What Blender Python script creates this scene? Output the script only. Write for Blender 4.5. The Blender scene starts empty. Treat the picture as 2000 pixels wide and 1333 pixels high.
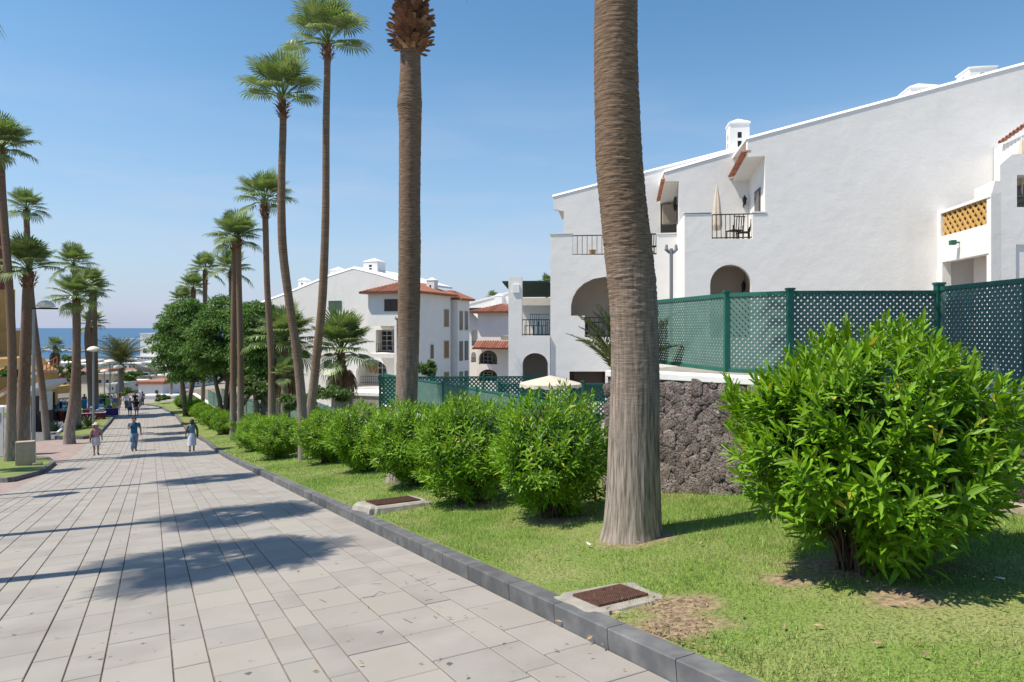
import bpy, bmesh, math, random
import numpy as np
from mathutils import Vector, Matrix, noise
from mathutils.geometry import tessellate_polygon
random.seed(7)
rng = np.random.default_rng(7)
sc = bpy.context.scene
C = sc.collection
R_ = math.radians

# ------------------------------------------------------------------ camera, sky, sun, exposure
EZ = 1.7                      # eye height above the paving under the camera
FP = 1333.0                   # focal length in pixels of the 2000 px wide photograph (24 mm)
cd = bpy.data.cameras.new("camera")
cam = bpy.data.objects.new("camera", cd)
C.objects.link(cam)
cam.location = (0, 0, EZ)
cam.rotation_euler = (R_(90), 0, 0)
cd.lens = 24.0
cd.sensor_width = 36.0
cd.shift_y = -25.5 / 2000
cd.clip_start = 0.1
cd.clip_end = 120000
sc.camera = cam

SUN_EL = 60.0
SHX, SHY = 1.0, 0.24          # ground direction in which shadows fall
hl = math.hypot(SHX, SHY)
sun_az = math.atan2(-SHX, -SHY)      # compass angle of the sun from +Y towards +X
wd = bpy.data.worlds.new("World")
sc.world = wd
wd.use_nodes = True
nt = wd.node_tree
nt.nodes.clear()
wo = nt.nodes.new("ShaderNodeOutputWorld")
bg = nt.nodes.new("ShaderNodeBackground")
sky = nt.nodes.new("ShaderNodeTexSky")
sky.sky_type = 'NISHITA'
sky.sun_disc = False
sky.sun_elevation = R_(SUN_EL)
sky.sun_rotation = sun_az
sky.altitude = 30
sky.air_density = 1.0
sky.dust_density = 0.25
sky.ozone_density = 3.5
bg.inputs["Strength"].default_value = 0.15
# thin cirrus, low in the sky
tc = nt.nodes.new("ShaderNodeTexCoord")
mp = nt.nodes.new("ShaderNodeMapping")
mp.inputs["Scale"].default_value = (1.6, 1.6, 9.0)
mp.inputs["Rotation"].default_value = (0.0, 0.10, 0.3)
nz = nt.nodes.new("ShaderNodeTexNoise")
nz.inputs["Scale"].default_value = 2.2
nz.inputs["Detail"].default_value = 7
nz.inputs["Roughness"].default_value = 0.55
rp = nt.nodes.new("ShaderNodeValToRGB")
rp.color_ramp.elements[0].position = 0.46
rp.color_ramp.elements[1].position = 0.72
sx = nt.nodes.new("ShaderNodeSeparateXYZ")
rz = nt.nodes.new("ShaderNodeValToRGB")
rz.color_ramp.elements[0].position = 0.0
rz.color_ramp.elements[0].color = (1, 1, 1, 1)
rz.color_ramp.elements[1].position = 0.38
rz.color_ramp.elements[1].color = (0, 0, 0, 1)
mu = nt.nodes.new("ShaderNodeMath"); mu.operation = 'MULTIPLY'
mu2 = nt.nodes.new("ShaderNodeMath"); mu2.operation = 'MULTIPLY'; mu2.inputs[1].default_value = 0.62
mx = nt.nodes.new("ShaderNodeMixRGB")
mx.inputs[2].default_value = (2.9, 3.2, 4.0, 1)
L = nt.links.new
L(tc.outputs["Generated"], mp.inputs["Vector"]); L(mp.outputs[0], nz.inputs["Vector"])
L(nz.outputs["Fac"], rp.inputs[0]); L(tc.outputs["Generated"], sx.inputs[0]); L(sx.outputs["Z"], rz.inputs[0])
L(rp.outputs[0], mu.inputs[0]); L(rz.outputs[0], mu.inputs[1]); L(mu.outputs[0], mu2.inputs[0])
hsv = nt.nodes.new("ShaderNodeHueSaturation"); hsv.inputs["Saturation"].default_value = 1.42; hsv.inputs["Value"].default_value = .92
wb = nt.nodes.new("ShaderNodeMixRGB"); wb.blend_type = 'MULTIPLY'; wb.inputs[0].default_value = 1.0; wb.inputs[2].default_value = (1.22, 1.03, .84, 1)
hz = nt.nodes.new("ShaderNodeValToRGB")
hz.color_ramp.elements[0].position = 0.0; hz.color_ramp.elements[0].color = (.85, .85, .85, 1)
hz.color_ramp.elements[1].position = 0.34; hz.color_ramp.elements[1].color = (0, 0, 0, 1)
hm = nt.nodes.new("ShaderNodeMixRGB"); hm.inputs[2].default_value = (1.55, 2.22, 3.65, 1)
L(sky.outputs[0], wb.inputs[1]); L(wb.outputs[0], hsv.inputs["Color"]); L(sx.outputs["Z"], hz.inputs[0]); L(hz.outputs[0], hm.inputs[0]); L(hsv.outputs[0], hm.inputs[1])
L(mu2.outputs[0], mx.inputs[0]); L(hm.outputs[0], mx.inputs[1]); L(mx.outputs[0], bg.inputs[0]); L(bg.outputs[0], wo.inputs[0])

sd = bpy.data.lights.new("sun", 'SUN')
sd.energy = 4.4
sd.angle = R_(0.53)
sd.color = (1.0, 0.925, 0.80)
sun = bpy.data.objects.new("sun", sd)
C.objects.link(sun)
ld = Vector((SHX / hl * math.cos(R_(SUN_EL)), SHY / hl * math.cos(R_(SUN_EL)), -math.sin(R_(SUN_EL))))
sun.rotation_euler = ld.to_track_quat('-Z', 'Y').to_euler()
sun.location = (-30, 0, 40)
sc.view_settings.view_transform = 'Standard'
sc.view_settings.look = 'None'
sc.view_settings.exposure = 0.47
sc.view_settings.gamma = 1.0
sc.view_settings.use_curve_mapping = False
sc.cycles.max_bounces = 8
sc.cycles.transparent_max_bounces = 12

# ------------------------------------------------------------------ helpers
ORG = {}


def link(o):
    C.objects.link(o)
    return o


def tag(o, label=None, cat=None, group=None, kind=None):
    if label: o["label"] = label
    if cat: o["category"] = cat
    if group: o["group"] = group
    if kind: o["kind"] = kind
    return o


def thing(name, label, cat, loc, group=None, rz=0.0):
    o = link(bpy.data.objects.new(name, None))
    o.empty_display_size = 0.2
    o.location = loc
    o.rotation_euler = (0, 0, rz)
    ORG[o.name] = Vector(loc)
    return tag(o, label, cat, group)


class MB:
    def __init__(s):
        s.v = []; s.f = []

    def add(s, vs, fs):
        n = len(s.v)
        s.v += [tuple(p) for p in vs]
        s.f += [tuple(i + n for i in q) for q in fs]
        return s

    def frame(s, o, ax, ay, az, x0, x1, y0, y1, z0, z1):
        o = Vector(o); ax = Vector(ax); ay = Vector(ay); az = Vector(az)
        vs = [o + ax * x + ay * y + az * z for z in (z0, z1) for y in (y0, y1) for x in (x0, x1)]
        return s.add(vs, [(0, 2, 3, 1), (4, 5, 7, 6), (0, 1, 5, 4), (2, 6, 7, 3), (0, 4, 6, 2), (1, 3, 7, 5)])

    def box(s, x0, x1, y0, y1, z0, z1):
        return s.frame((0, 0, 0), (1, 0, 0), (0, 1, 0), (0, 0, 1), x0, x1, y0, y1, z0, z1)

    def bar(s, a, b, w, h=None, up=(0, 0, 1)):
        a = Vector(a); b = Vector(b); h = h or w
        d = (b - a); ln = d.length
        if ln < 1e-6: return s
        d /= ln
        u = Vector(up)
        if abs(d.dot(u)) > .98: u = Vector((1, 0, 0))
        sd_ = d.cross(u).normalized(); u = sd_.cross(d)
        return s.frame(a, d, sd_, u, 0, ln, -w / 2, w / 2, -h / 2, h / 2)

    def tube(s, path, radii, n=8, cap=True, flat=1.0):
        path = [Vector(p) for p in path]
        if not hasattr(radii, '__len__'): radii = [radii] * len(path)
        rings = []
        ref = None
        for i, p in enumerate(path):
            d = (path[min(i + 1, len(path) - 1)] - path[max(i - 1, 0)]).normalized()
            if ref is None:
                ref = Vector((1, 0, 0)) if abs(d.x) < .9 else Vector((0, 1, 0))
            a = (ref - d * ref.dot(d)).normalized(); b = d.cross(a); ref = a
            rings.append([p + a * math.cos(2 * math.pi * k / n) * radii[i] + b * math.sin(2 * math.pi * k / n) * radii[i] * flat for k in range(n)])
        vs = [q for r in rings for q in r]
        fs = []
        for i in range(len(path) - 1):
            for k in range(n):
                fs.append((i * n + k, i * n + (k + 1) % n, (i + 1) * n + (k + 1) % n, (i + 1) * n + k))
        if cap:
            fs.append(tuple(range(n - 1, -1, -1))); fs.append(tuple((len(path) - 1) * n + k for k in range(n)))
        return s.add(vs, fs)

    def lathe(s, c, prof, n=16, sx=1.0, sy=1.0):
        vs = [(c[0] + r * sx * math.cos(2 * math.pi * k / n), c[1] + r * sy * math.sin(2 * math.pi * k / n), c[2] + z) for r, z in prof for k in range(n)]
        fs = [(i * n + k, i * n + (k + 1) % n, (i + 1) * n + (k + 1) % n, (i + 1) * n + k) for i in range(len(prof) - 1) for k in range(n)]
        fs.append(tuple(range(n - 1, -1, -1))); fs.append(tuple((len(prof) - 1) * n + k for k in range(n)))
        return s.add(vs, fs)

    def quadstrip(s, a, b):          # two polylines -> strip
        n = len(a)
        return s.add(list(a) + list(b), [(i, i + 1, n + i + 1, n + i) for i in range(n - 1)])

    def build(s, name, m, parent=None, smooth=False, kind=None, loc=None, recalc=True, bevel=0):
        org = Vector((0, 0, 0))
        if parent is not None: org = ORG.get(parent.name, Vector((0, 0, 0)))
        elif loc is not None: org = Vector(loc)
        me = bpy.data.meshes.new(name)
        me.from_pydata([(p[0] - org.x, p[1] - org.y, p[2] - org.z) for p in s.v], [], s.f)
        if recalc or bevel:
            b = bmesh.new(); b.from_mesh(me)
            if recalc: bmesh.ops.recalc_face_normals(b, faces=b.faces)
            if bevel:
                bmesh.ops.bevel(b, geom=[e for e in b.edges if len(e.link_faces) == 2 and e.calc_face_angle(0) > .6], offset=bevel, segments=2, affect='EDGES', profile=.5)
            b.to_mesh(me); b.free()
        me.materials.append(m)
        if smooth: me.shade_smooth()
        o = link(bpy.data.objects.new(name, me))
        if parent is not None:
            o.parent = parent
        else:
            o.location = org
        ORG[o.name] = org
        if kind: o["kind"] = kind
        return o


def npmesh(name, V, F, m, smooth=False):
    me = bpy.data.meshes.new(name)
    V = np.ascontiguousarray(V, dtype=np.float32); F = np.ascontiguousarray(F, dtype=np.int32)
    k = F.shape[1]
    me.vertices.add(len(V)); me.vertices.foreach_set("co", V.ravel())
    me.loops.add(F.size); me.loops.foreach_set("vertex_index", F.ravel())
    me.polygons.add(len(F)); me.polygons.foreach_set("loop_start", np.arange(0, F.size, k, dtype=np.int32))
    me.polygons.foreach_set("loop_total", np.full(len(F), k, dtype=np.int32))
    me.update(calc_edges=True)
    if m is not None: me.materials.append(m)
    if smooth: me.shade_smooth()
    return me


def obj(name, me, parent=None, mtx=None):
    o = link(bpy.data.objects.new(name, me))
    if parent is not None: o.parent = parent
    if mtx is not None: o.matrix_basis = mtx
    return o


def copy_tree(o, parent=None):
    c = o.copy(); C.objects.link(c)
    if parent is not None: c.parent = parent
    for ch in list(o.children): copy_tree(ch, c)
    return c


# ------------------------------------------------------------------ materials
def mat(name, col, rough=.7, col2=None, vs=2.0, vr=(.35, .65), bs=0, bstr=.3, bd=.01, spec=.3, isl=0.0, col3=None, v3=(30, .55, .7), trans=0, stretch=None, metal=0, islc=None, bs2=0, bstr2=.3, bd2=.01, objrand=0.0):
    m = bpy.data.materials.new(name); m.use_nodes = True
    N = m.node_tree.nodes; K = m.node_tree.links.new
    b = N["Principled BSDF"]
    b.inputs["Roughness"].default_value = rough
    b.inputs["Specular IOR Level"].default_value = spec
    b.inputs["Metallic"].default_value = metal
    geo = N.new("ShaderNodeNewGeometry")
    tco = N.new("ShaderNodeTexCoord")
    pos = geo.outputs["Position"]
    if stretch:
        mpn = N.new("ShaderNodeMapping"); mpn.inputs["Scale"].default_value = stretch
        K(pos, mpn.inputs[0]); pos = mpn.outputs[0]
    cur = None
    rgb = N.new("ShaderNodeRGB"); rgb.outputs[0].default_value = (*col, 1); cur = rgb.outputs[0]

    def nzn(scale, det=5):
        n = N.new("ShaderNodeTexNoise"); n.inputs["Scale"].default_value = scale; n.inputs["Detail"].default_value = det
        K(pos, n.inputs["Vector"]); return n

    def rampn(src, lo, hi):
        r = N.new("ShaderNodeMapRange"); r.inputs[1].default_value = lo; r.inputs[2].default_value = hi
        K(src, r.inputs[0]); return r.outputs[0]

    def mix(fac, a, c):
        x = N.new("ShaderNodeMixRGB"); K(fac, x.inputs[0]); K(a, x.inputs[1]); x.inputs[2].default_value = (*c, 1); return x.outputs[0]
    if col2: cur = mix(rampn(nzn(vs).outputs["Fac"], *vr), cur, col2)
    if col3: cur = mix(rampn(nzn(v3[0], 3).outputs["Fac"], v3[1], v3[2]), cur, col3)
    if isl or objrand:
        oi = N.new("ShaderNodeObjectInfo")
        ad = N.new("ShaderNodeMath"); ad.operation = 'ADD'
        K(geo.outputs["Random Per Island"], ad.inputs[0]); K(oi.outputs["Random"], ad.inputs[1])
        fr = N.new("ShaderNodeMath"); fr.operation = 'FRACT'; K(ad.outputs[0], fr.inputs[0])
        if islc:
            f7 = N.new('ShaderNodeMath'); f7.operation = 'MULTIPLY'; f7.inputs[1].default_value = 7.31; K(fr.outputs[0], f7.inputs[0])
            f8 = N.new('ShaderNodeMath'); f8.operation = 'FRACT'; K(f7.outputs[0], f8.inputs[0]); cur = mix(rampn(f8.outputs[0], islc[1], islc[2]), cur, islc[0])
        a_ = isl or objrand
        r = N.new("ShaderNodeMapRange"); r.inputs[3].default_value = 1 - a_; r.inputs[4].default_value = 1 + a_
        K(fr.outputs[0], r.inputs[0])
        h = N.new("ShaderNodeHueSaturation"); K(r.outputs[0], h.inputs["Value"]); K(cur, h.inputs["Color"])
        cur = h.outputs[0]
    K(cur, b.inputs["Base Color"])
    prev = None
    for s_, st, d_ in ((bs, bstr, bd), (bs2, bstr2, bd2)):
        if s_:
            bn = N.new("ShaderNodeBump"); bn.inputs["Strength"].default_value = st; bn.inputs["Distance"].default_value = d_
            K(nzn(s_, 6).outputs["Fac"], bn.inputs["Height"])
            if prev: K(prev, bn.inputs["Normal"])
            prev = bn.outputs[0]
    if prev: K(prev, b.inputs["Normal"])
    if trans:
        tr = N.new("ShaderNodeBsdfTranslucent"); ms = N.new("ShaderNodeMixShader"); ms.inputs[0].default_value = trans
        hh = N.new("ShaderNodeHueSaturation"); hh.inputs["Value"].default_value = 1.5; hh.inputs["Saturation"].default_value = 1.1; hh.inputs["Hue"].default_value = .49
        K(cur, hh.inputs["Color"]); K(hh.outputs[0], tr.inputs[0])
        K(b.outputs[0], ms.inputs[1]); K(tr.outputs[0], ms.inputs[2])
        K(ms.outputs[0], N["Material Output"].inputs[0])
    return m


M = {}
M['paver'] = mat("paving stone", (.318, .294, .272), .85, (.252, .23, .209), 1.7, (.40, .74), bs=70, bstr=.3, bd=.004, isl=.05, islc=((.322, .300, .264), .45, 1.0), col3=(.11, .10, .09), v3=(9, .69, .73))
M['joint'] = mat("joint sand", (.235, .195, .16), .95, (.16, .13, .105), 5)
M['kerb'] = mat("basalt kerb", (.105, .107, .112), .8, (.18, .18, .18), 5, (.42, .75), bs=90, bstr=.25, bd=.003, isl=.16)
M['soil'] = mat("soil", (.20, .155, .10), .95, (.12, .095, .06), 3, bs=25, bstr=.5, bd=.02)
M['lawn'] = mat("turf", (.18, .245, .055), .9, (.30, .285, .125), 1.1, (.45, .78), col3=(.075, .11, .022), v3=(48, .47, .66), bs=45, bstr=.6, bd=.02)
M['blade'] = mat("grass blade", (.22, .345, .07), .6, (.39, .385, .165), 1.1, (.47, .80), isl=.60, trans=.3)
M['earth'] = mat("ground", (.30, .26, .20), .95, (.22, .20, .15), .05)
M['pink'] = mat("reddish paving", (.34, .26, .23), .85, (.27, .21, .19), 2, bs=30, bstr=.3)
M['lava'] = mat("lava stone", (.20, .155, .145), .95, (.32, .275, .26), 11, (.42, .68), bs=36, bstr=1.0, bd=.04, bs2=95, bstr2=.9, bd2=.012, isl=.26, col3=(.06, .047, .045), v3=(40, .54, .63))
M['mortar'] = mat("wall mortar", (.10, .08, .077), .95, (.11, .09, .085), 9, bs=40, bstr=.8, bd=.02)
M['white'] = mat("white plaster", (.84, .82, .79), .85, (.80, .78, .75), .9, (.35, .7), bs=2.2, bstr=.24, bd=.06, bs2=11, bstr2=.25, bd2=.015)
M['coping'] = mat("painted coping", (.84, .835, .82), .75, (.72, .71, .69), 3, (.5, .8), bs=12, bstr=.2)
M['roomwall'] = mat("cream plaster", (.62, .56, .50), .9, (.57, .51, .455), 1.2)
M['tile'] = mat("terracotta", (.36, .145, .09), .8, (.28, .12, .08), 2.5, col3=(.42, .24, .16), v3=(8, .55, .8), isl=.22)
M['green'] = mat("green fence paint", (.018, .115, .085), .55, (.025, .14, .105), 5, bs=30, bstr=.1)
M['teal'] = mat("lattice paint", (.085, .165, .145), .6, (.11, .20, .175), 4)
M['iron'] = mat("black iron", (.02, .022, .024), .5)
M['steel'] = mat("galvanised steel", (.30, .31, .32), .45, metal=.6)
M['lampwhite'] = mat("lamp bowl", (.72, .69, .60), .4)
M['glass'] = mat("window glass", (.025, .03, .035), .08, spec=.6)
M['woodwhite'] = mat("white joinery", (.75, .75, .74), .5)
M['brown'] = mat("brown shutter", (.09, .065, .055), .6)
M['shutgreen'] = mat("green shutter", (.10, .16, .12), .6)
M['ochre'] = mat("ochre lattice", (.55, .34, .11), .8, (.48, .29, .09), 6)
M['canvas'] = mat("cream canvas", (.74, .66, .54), .85, (.68, .60, .49), 8, trans=.25)
M['darkcanvas'] = mat("dark green awning", (.02, .055, .045), .8)
M['orange'] = mat("orange render", (.56, .32, .115), .9, (.50, .285, .10), 1.5, bs=8, bstr=.2)
M['darkred'] = mat("red pillar", (.22, .065, .05), .8, (.17, .05, .04), 3)
M['cream'] = mat("cream render", (.66, .54, .40), .9, (.58, .47, .34), 2)
M['terr'] = mat("terracotta rail", (.38, .13, .08), .6)
M['cement'] = mat("concrete", (.36, .335, .295), .9, (.26, .24, .21), 6, bs=30, bstr=.5, bd=.01)
M['stone'] = mat("beige stone", (.45, .36, .28), .9, (.38, .30, .23), 5, bs=20, bstr=.4)
M['rust'] = mat("rusty grate", (.085, .045, .036), .8, (.14, .065, .045), 18, bs=60, bstr=.4)
M['cab'] = mat("cabinet paint", (.62, .63, .62), .5, (.52, .53, .52), 4)
M['olea'] = mat("oleander leaf", (.165, .315, .014), .48, (.125, .26, .014), 4, isl=.34, islc=((.42, .36, .05), .975, .99), trans=.24, spec=.32)
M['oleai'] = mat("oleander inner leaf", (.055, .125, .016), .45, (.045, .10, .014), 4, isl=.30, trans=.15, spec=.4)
M['stem'] = mat("shrub stem", (.13, .085, .055), .9, (.09, .065, .045), 12, bs=30, bstr=.4)
M['palm'] = mat("palm leaf", (.13, .205, .05), .42, (.19, .25, .09), 2, isl=.30, trans=.25, spec=.5)
M['palmdry'] = mat("dry palm leaf", (.23, .145, .08), .8, (.16, .10, .06), 4, isl=.3, trans=.2)
M['boot'] = mat("dead leaf base", (.22, .105, .06), .85, (.13, .07, .045), 9, isl=.40, islc=((.34, .22, .14), .6, 1.0), bs=30, bstr=.5)
M['ficus'] = mat("ficus leaf", (.075, .16, .03), .55, (.12, .22, .045), 1.2, isl=.45, trans=.28, spec=.3)
M['date'] = mat("date palm leaf", (.085, .115, .04), .5, (.12, .13, .05), 1.5, isl=.3, trans=.2)
M['shrub'] = mat("shrub leaf", (.085, .16, .035), .5, (.12, .17, .05), 1.5, isl=.35, trans=.25)
M['bougain'] = mat("reddish leaf", (.32, .07, .06), .6, (.12, .13, .05), 3.5, (.45, .55), isl=.35, trans=.25)
M['agave'] = mat("agave leaf", (.13, .19, .09), .55, (.17, .22, .10), 6, isl=.2)
M['barkf'] = mat("ficus bark", (.16, .14, .12), .9, (.11, .095, .08), 4, bs=12, bstr=.5, bd=.03)
M['litter'] = mat("dry litter", (.36, .25, .14), .9, (.24, .16, .09), 30, isl=.4)
M['paperw'] = mat("scrap of paper", (.75, .75, .74), .8)
for k_, c_ in dict(skin=(.42, .24, .16), tan=(.30, .155, .095), hairdark=(.02, .014, .01), hairbrown=(.10, .055, .03), hairgrey=(.35, .33, .31), pinkcloth=(.50, .22, .30), pale=(.62, .60, .60), bluecloth=(.015, .13, .25), jeans=(.17, .26, .37), whitecloth=(.74, .76, .80), tealcloth=(.14, .27, .34), greycloth=(.28, .30, .31), redcloth=(.45, .08, .04), straw=(.68, .58, .42), shoe=(.04, .035, .035), bagc=(.10, .05, .05), navy=(.03, .04, .08), limecloth=(.25, .5, .1), cyan=(.05, .30, .42), purple=(.12, .06, .22), maroon=(.18, .02, .05), yellowc=(.7, .5, .08), black=(.018, .018, .02)).items():
    M[k_] = mat(k_, c_, .8, tuple(x * .8 for x in c_), 14)


def trunk_mat():
    m = bpy.data.materials.new("palm bark"); m.use_nodes = True
    N = m.node_tree.nodes; K = m.node_tree.links.new
    b = N["Principled BSDF"]; b.inputs["Roughness"].default_value = .9; b.inputs["Specular IOR Level"].default_value = .15
    tco = N.new("ShaderNodeTexCoord"); sp = N.new("ShaderNodeSeparateXYZ"); K(tco.outputs["Object"], sp.inputs[0])
    nn = N.new("ShaderNodeTexNoise"); nn.inputs["Scale"].default_value = 3.0; nn.inputs["Detail"].default_value = 4; K(tco.outputs["Object"], nn.inputs["Vector"])
    ad = N.new("ShaderNodeMath"); ad.operation = 'MULTIPLY_ADD'; ad.inputs[1].default_value = 1.6; K(nn.outputs["Fac"], ad.inputs[0]); K(sp.outputs["Z"], ad.inputs[2])
    mr = N.new("ShaderNodeMapRange"); mr.inputs[1].default_value = 1.6; mr.inputs[2].default_value = 4.2; K(ad.outputs[0], mr.inputs[0])
    mx1 = N.new("ShaderNodeMixRGB"); mx1.inputs[1].default_value = (.31, .262, .225, 1); mx1.inputs[2].default_value = (.205, .142, .098, 1); K(mr.outputs[0], mx1.inputs[0])
    # fissures run up the foot, leaf scars ring the trunk above; both in (angle, height) coordinates
    ny = N.new("ShaderNodeMath"); ny.operation = 'MULTIPLY'; ny.inputs[1].default_value = -1; K(sp.outputs["Y"], ny.inputs[0])
    an = N.new("ShaderNodeMath"); an.operation = 'ARCTAN2'; K(sp.outputs["X"], an.inputs[0]); K(ny.outputs[0], an.inputs[1])
    cx = N.new("ShaderNodeCombineXYZ"); K(an.outputs[0], cx.inputs[0]); K(sp.outputs["Z"], cx.inputs[1])
    mpa = N.new("ShaderNodeMapping"); mpa.inputs["Scale"].default_value = (9.5, 2.6, 1); K(cx.outputs[0], mpa.inputs[0])
    na = N.new("ShaderNodeTexNoise"); na.inputs["Scale"].default_value = 1.0; na.inputs["Detail"].default_value = 6; na.inputs["Roughness"].default_value = .62; K(mpa.outputs[0], na.inputs["Vector"])
    mpb = N.new("ShaderNodeMapping"); mpb.inputs["Scale"].default_value = (1.8, 70, 1); K(cx.outputs[0], mpb.inputs[0])
    nb = N.new("ShaderNodeTexNoise"); nb.inputs["Scale"].default_value = 1.0; nb.inputs["Detail"].default_value = 7; nb.inputs["Roughness"].default_value = .66; K(mpb.outputs[0], nb.inputs["Vector"])
    mh = N.new("ShaderNodeMixRGB"); K(mr.outputs[0], mh.inputs[0]); K(na.outputs["Fac"], mh.inputs[1]); K(nb.outputs["Fac"], mh.inputs[2])
    vr = N.new("ShaderNodeMapRange"); vr.inputs[1].default_value = .37; vr.inputs[2].default_value = .60; vr.inputs[3].default_value = .42; vr.inputs[4].default_value = 1.28; K(mh.outputs[0], vr.inputs[0])
    hs = N.new("ShaderNodeHueSaturation"); K(mx1.outputs[0], hs.inputs["Color"]); K(vr.outputs[0], hs.inputs["Value"]); K(hs.outputs[0], b.inputs["Base Color"])
    bp = N.new("ShaderNodeBump"); bp.inputs["Strength"].default_value = .8; bp.inputs["Distance"].default_value = .02; K(mh.outputs[0], bp.inputs["Height"]); K(bp.outputs[0], b.inputs["Normal"])
    return m


M['bark'] = trunk_mat()


def soil_mix(m, col):
    N = m.node_tree.nodes; K = m.node_tree.links.new
    b = N["Principled BSDF"]; src = b.inputs["Base Color"].links[0].from_socket
    a = N.new("ShaderNodeAttribute"); a.attribute_name = "bare_soil"
    g = N.new("ShaderNodeNewGeometry"); n = N.new("ShaderNodeTexNoise"); n.inputs["Scale"].default_value = 22; n.inputs["Detail"].default_value = 6; K(g.outputs["Position"], n.inputs["Vector"])
    r = N.new("ShaderNodeValToRGB"); r.color_ramp.elements[0].color = (*[c * .55 for c in col], 1); r.color_ramp.elements[1].color = (*[min(1, c * 1.45) for c in col], 1); r.color_ramp.elements[0].position = .35; r.color_ramp.elements[1].position = .68
    K(n.outputs["Fac"], r.inputs[0])
    x = N.new("ShaderNodeMixRGB"); K(a.outputs["Fac"], x.inputs[0]); K(src, x.inputs[1]); K(r.outputs[0], x.inputs[2]); K(x.outputs[0], b.inputs["Base Color"])


soil_mix(M['lawn'], (.26, .19, .12))


def sea_mat():
    m = bpy.data.materials.new("sea water"); m.use_nodes = True
    N = m.node_tree.nodes; K = m.node_tree.links.new
    b = N["Principled BSDF"]; b.inputs["Base Color"].default_value = (.012, .075, .17, 1); b.inputs["Roughness"].default_value = .32; b.inputs["IOR"].default_value = 1.33
    b.inputs["Specular IOR Level"].default_value = .25
    g = N.new("ShaderNodeNewGeometry"); mpn = N.new("ShaderNodeMapping"); mpn.inputs["Scale"].default_value = (.02, .006, 1); K(g.outputs["Position"], mpn.inputs[0])
    n = N.new("ShaderNodeTexNoise"); n.inputs["Scale"].default_value = 1; n.inputs["Detail"].default_value = 8; K(mpn.outputs[0], n.inputs["Vector"])
    x = N.new("ShaderNodeMixRGB"); x.inputs[1].default_value = (.010, .060, .145, 1); x.inputs[2].default_value = (.02, .10, .21, 1)
    K(n.outputs["Fac"], x.inputs[0]); K(x.outputs[0], b.inputs["Base Color"])
    bp = N.new("ShaderNodeBump"); bp.inputs["Strength"].default_value = .5; bp.inputs["Distance"].default_value = .6; K(n.outputs["Fac"], bp.inputs["Height"]); K(bp.outputs[0], b.inputs["Normal"])
    return m


M['sea'] = sea_mat()


def streaks(m):
    N = m.node_tree.nodes; K = m.node_tree.links.new
    b = N["Principled BSDF"]; src = b.inputs["Base Color"].links[0].from_socket
    g = N.new("ShaderNodeNewGeometry"); mp_ = N.new("ShaderNodeMapping"); mp_.inputs["Scale"].default_value = (2.2, 2.2, .16); K(g.outputs["Position"], mp_.inputs[0])
    n = N.new("ShaderNodeTexNoise"); n.inputs["Scale"].default_value = 1; n.inputs["Detail"].default_value = 5; K(mp_.outputs[0], n.inputs["Vector"])
    n2 = N.new("ShaderNodeTexNoise"); n2.inputs["Scale"].default_value = .35; n2.inputs["Detail"].default_value = 3; K(g.outputs["Position"], n2.inputs["Vector"])
    r = N.new("ShaderNodeMapRange"); r.inputs[1].default_value = .54; r.inputs[2].default_value = .76; K(n.outputs["Fac"], r.inputs[0])
    r2 = N.new("ShaderNodeMapRange"); r2.inputs[1].default_value = .42; r2.inputs[2].default_value = .62; K(n2.outputs["Fac"], r2.inputs[0])
    mm = N.new("ShaderNodeMath"); mm.operation = 'MULTIPLY'; K(r.outputs[0], mm.inputs[0]); K(r2.outputs[0], mm.inputs[1])
    m3 = N.new("ShaderNodeMath"); m3.operation = 'MULTIPLY'; m3.inputs[1].default_value = .22; K(mm.outputs[0], m3.inputs[0])
    x = N.new("ShaderNodeMixRGB"); x.inputs[2].default_value = (.63, .59, .54, 1); K(m3.outputs[0], x.inputs[0]); K(src, x.inputs[1]); K(x.outputs[0], b.inputs["Base Color"])


streaks(M['white'])

# ------------------------------------------------------------------ the lie of the land
DX, DY = -.4665, .8845                # down the promenade
NX, NY = .8845, .4665                 # across it, to the right
_ts = np.arange(-200, 1500, .5)
_sl = np.interp(_ts, [-200, 28, 52, 100, 115, 640, 700], [.121, .121, .05, .05, .027, .027, .05])
_cum = np.concatenate([[0], np.cumsum((_sl[1:] + _sl[:-1]) * .25)])
_cum -= np.interp(0, _ts, _cum)


def zr(t): return -float(np.interp(t, _ts, _cum))
def zr_a(t): return -np.interp(t, _ts, _cum)
def kw(t): return np.interp(t, [-20, 42, 53, 72, 87, 92, 96], [2.7, 2.7, 2.1, 1.8, .45, -.8, -2.5])
def TW(x, y): return x * DX + y * DY, x * NX + y * NY
def XY(t, w): return t * DX + w * NX, t * DY + w * NY
def zlawn(t, w): return zr(t) + .125 + .05 * max(0., w - float(kw(t)) - .2)
LEFT_W = -3.45


def zg(x, y):
    t, w = TW(x, y)
    return zlawn(t, w) if (w > kw(t) + .2 and t < 94) else zr(t)


def uv(px, py): return (px - 1000) / FP, (py - 641) / FP
def at(px, py, D):
    u, v = uv(px, py)
    return Vector((u * D, D, EZ - v * D))


def ground(px, py):
    u, v = uv(px, py)
    lo, hi = 1.0, 900.0
    prev = None
    D = 1.5
    while D < hi:
        if EZ - v * D < zg(u * D, D): break
        D *= 1.01
    a, b = D / 1.01, D
    for _ in range(30):
        c = (a + b) / 2
        if EZ - v * c < zg(u * c, c): b = c
        else: a = c
    return Vector((u * b, b, zg(u * b, b)))


def onground(px, D):
    x = (px - 1000) / FP * D
    return Vector((x, D, zg(x, D)))


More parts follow.
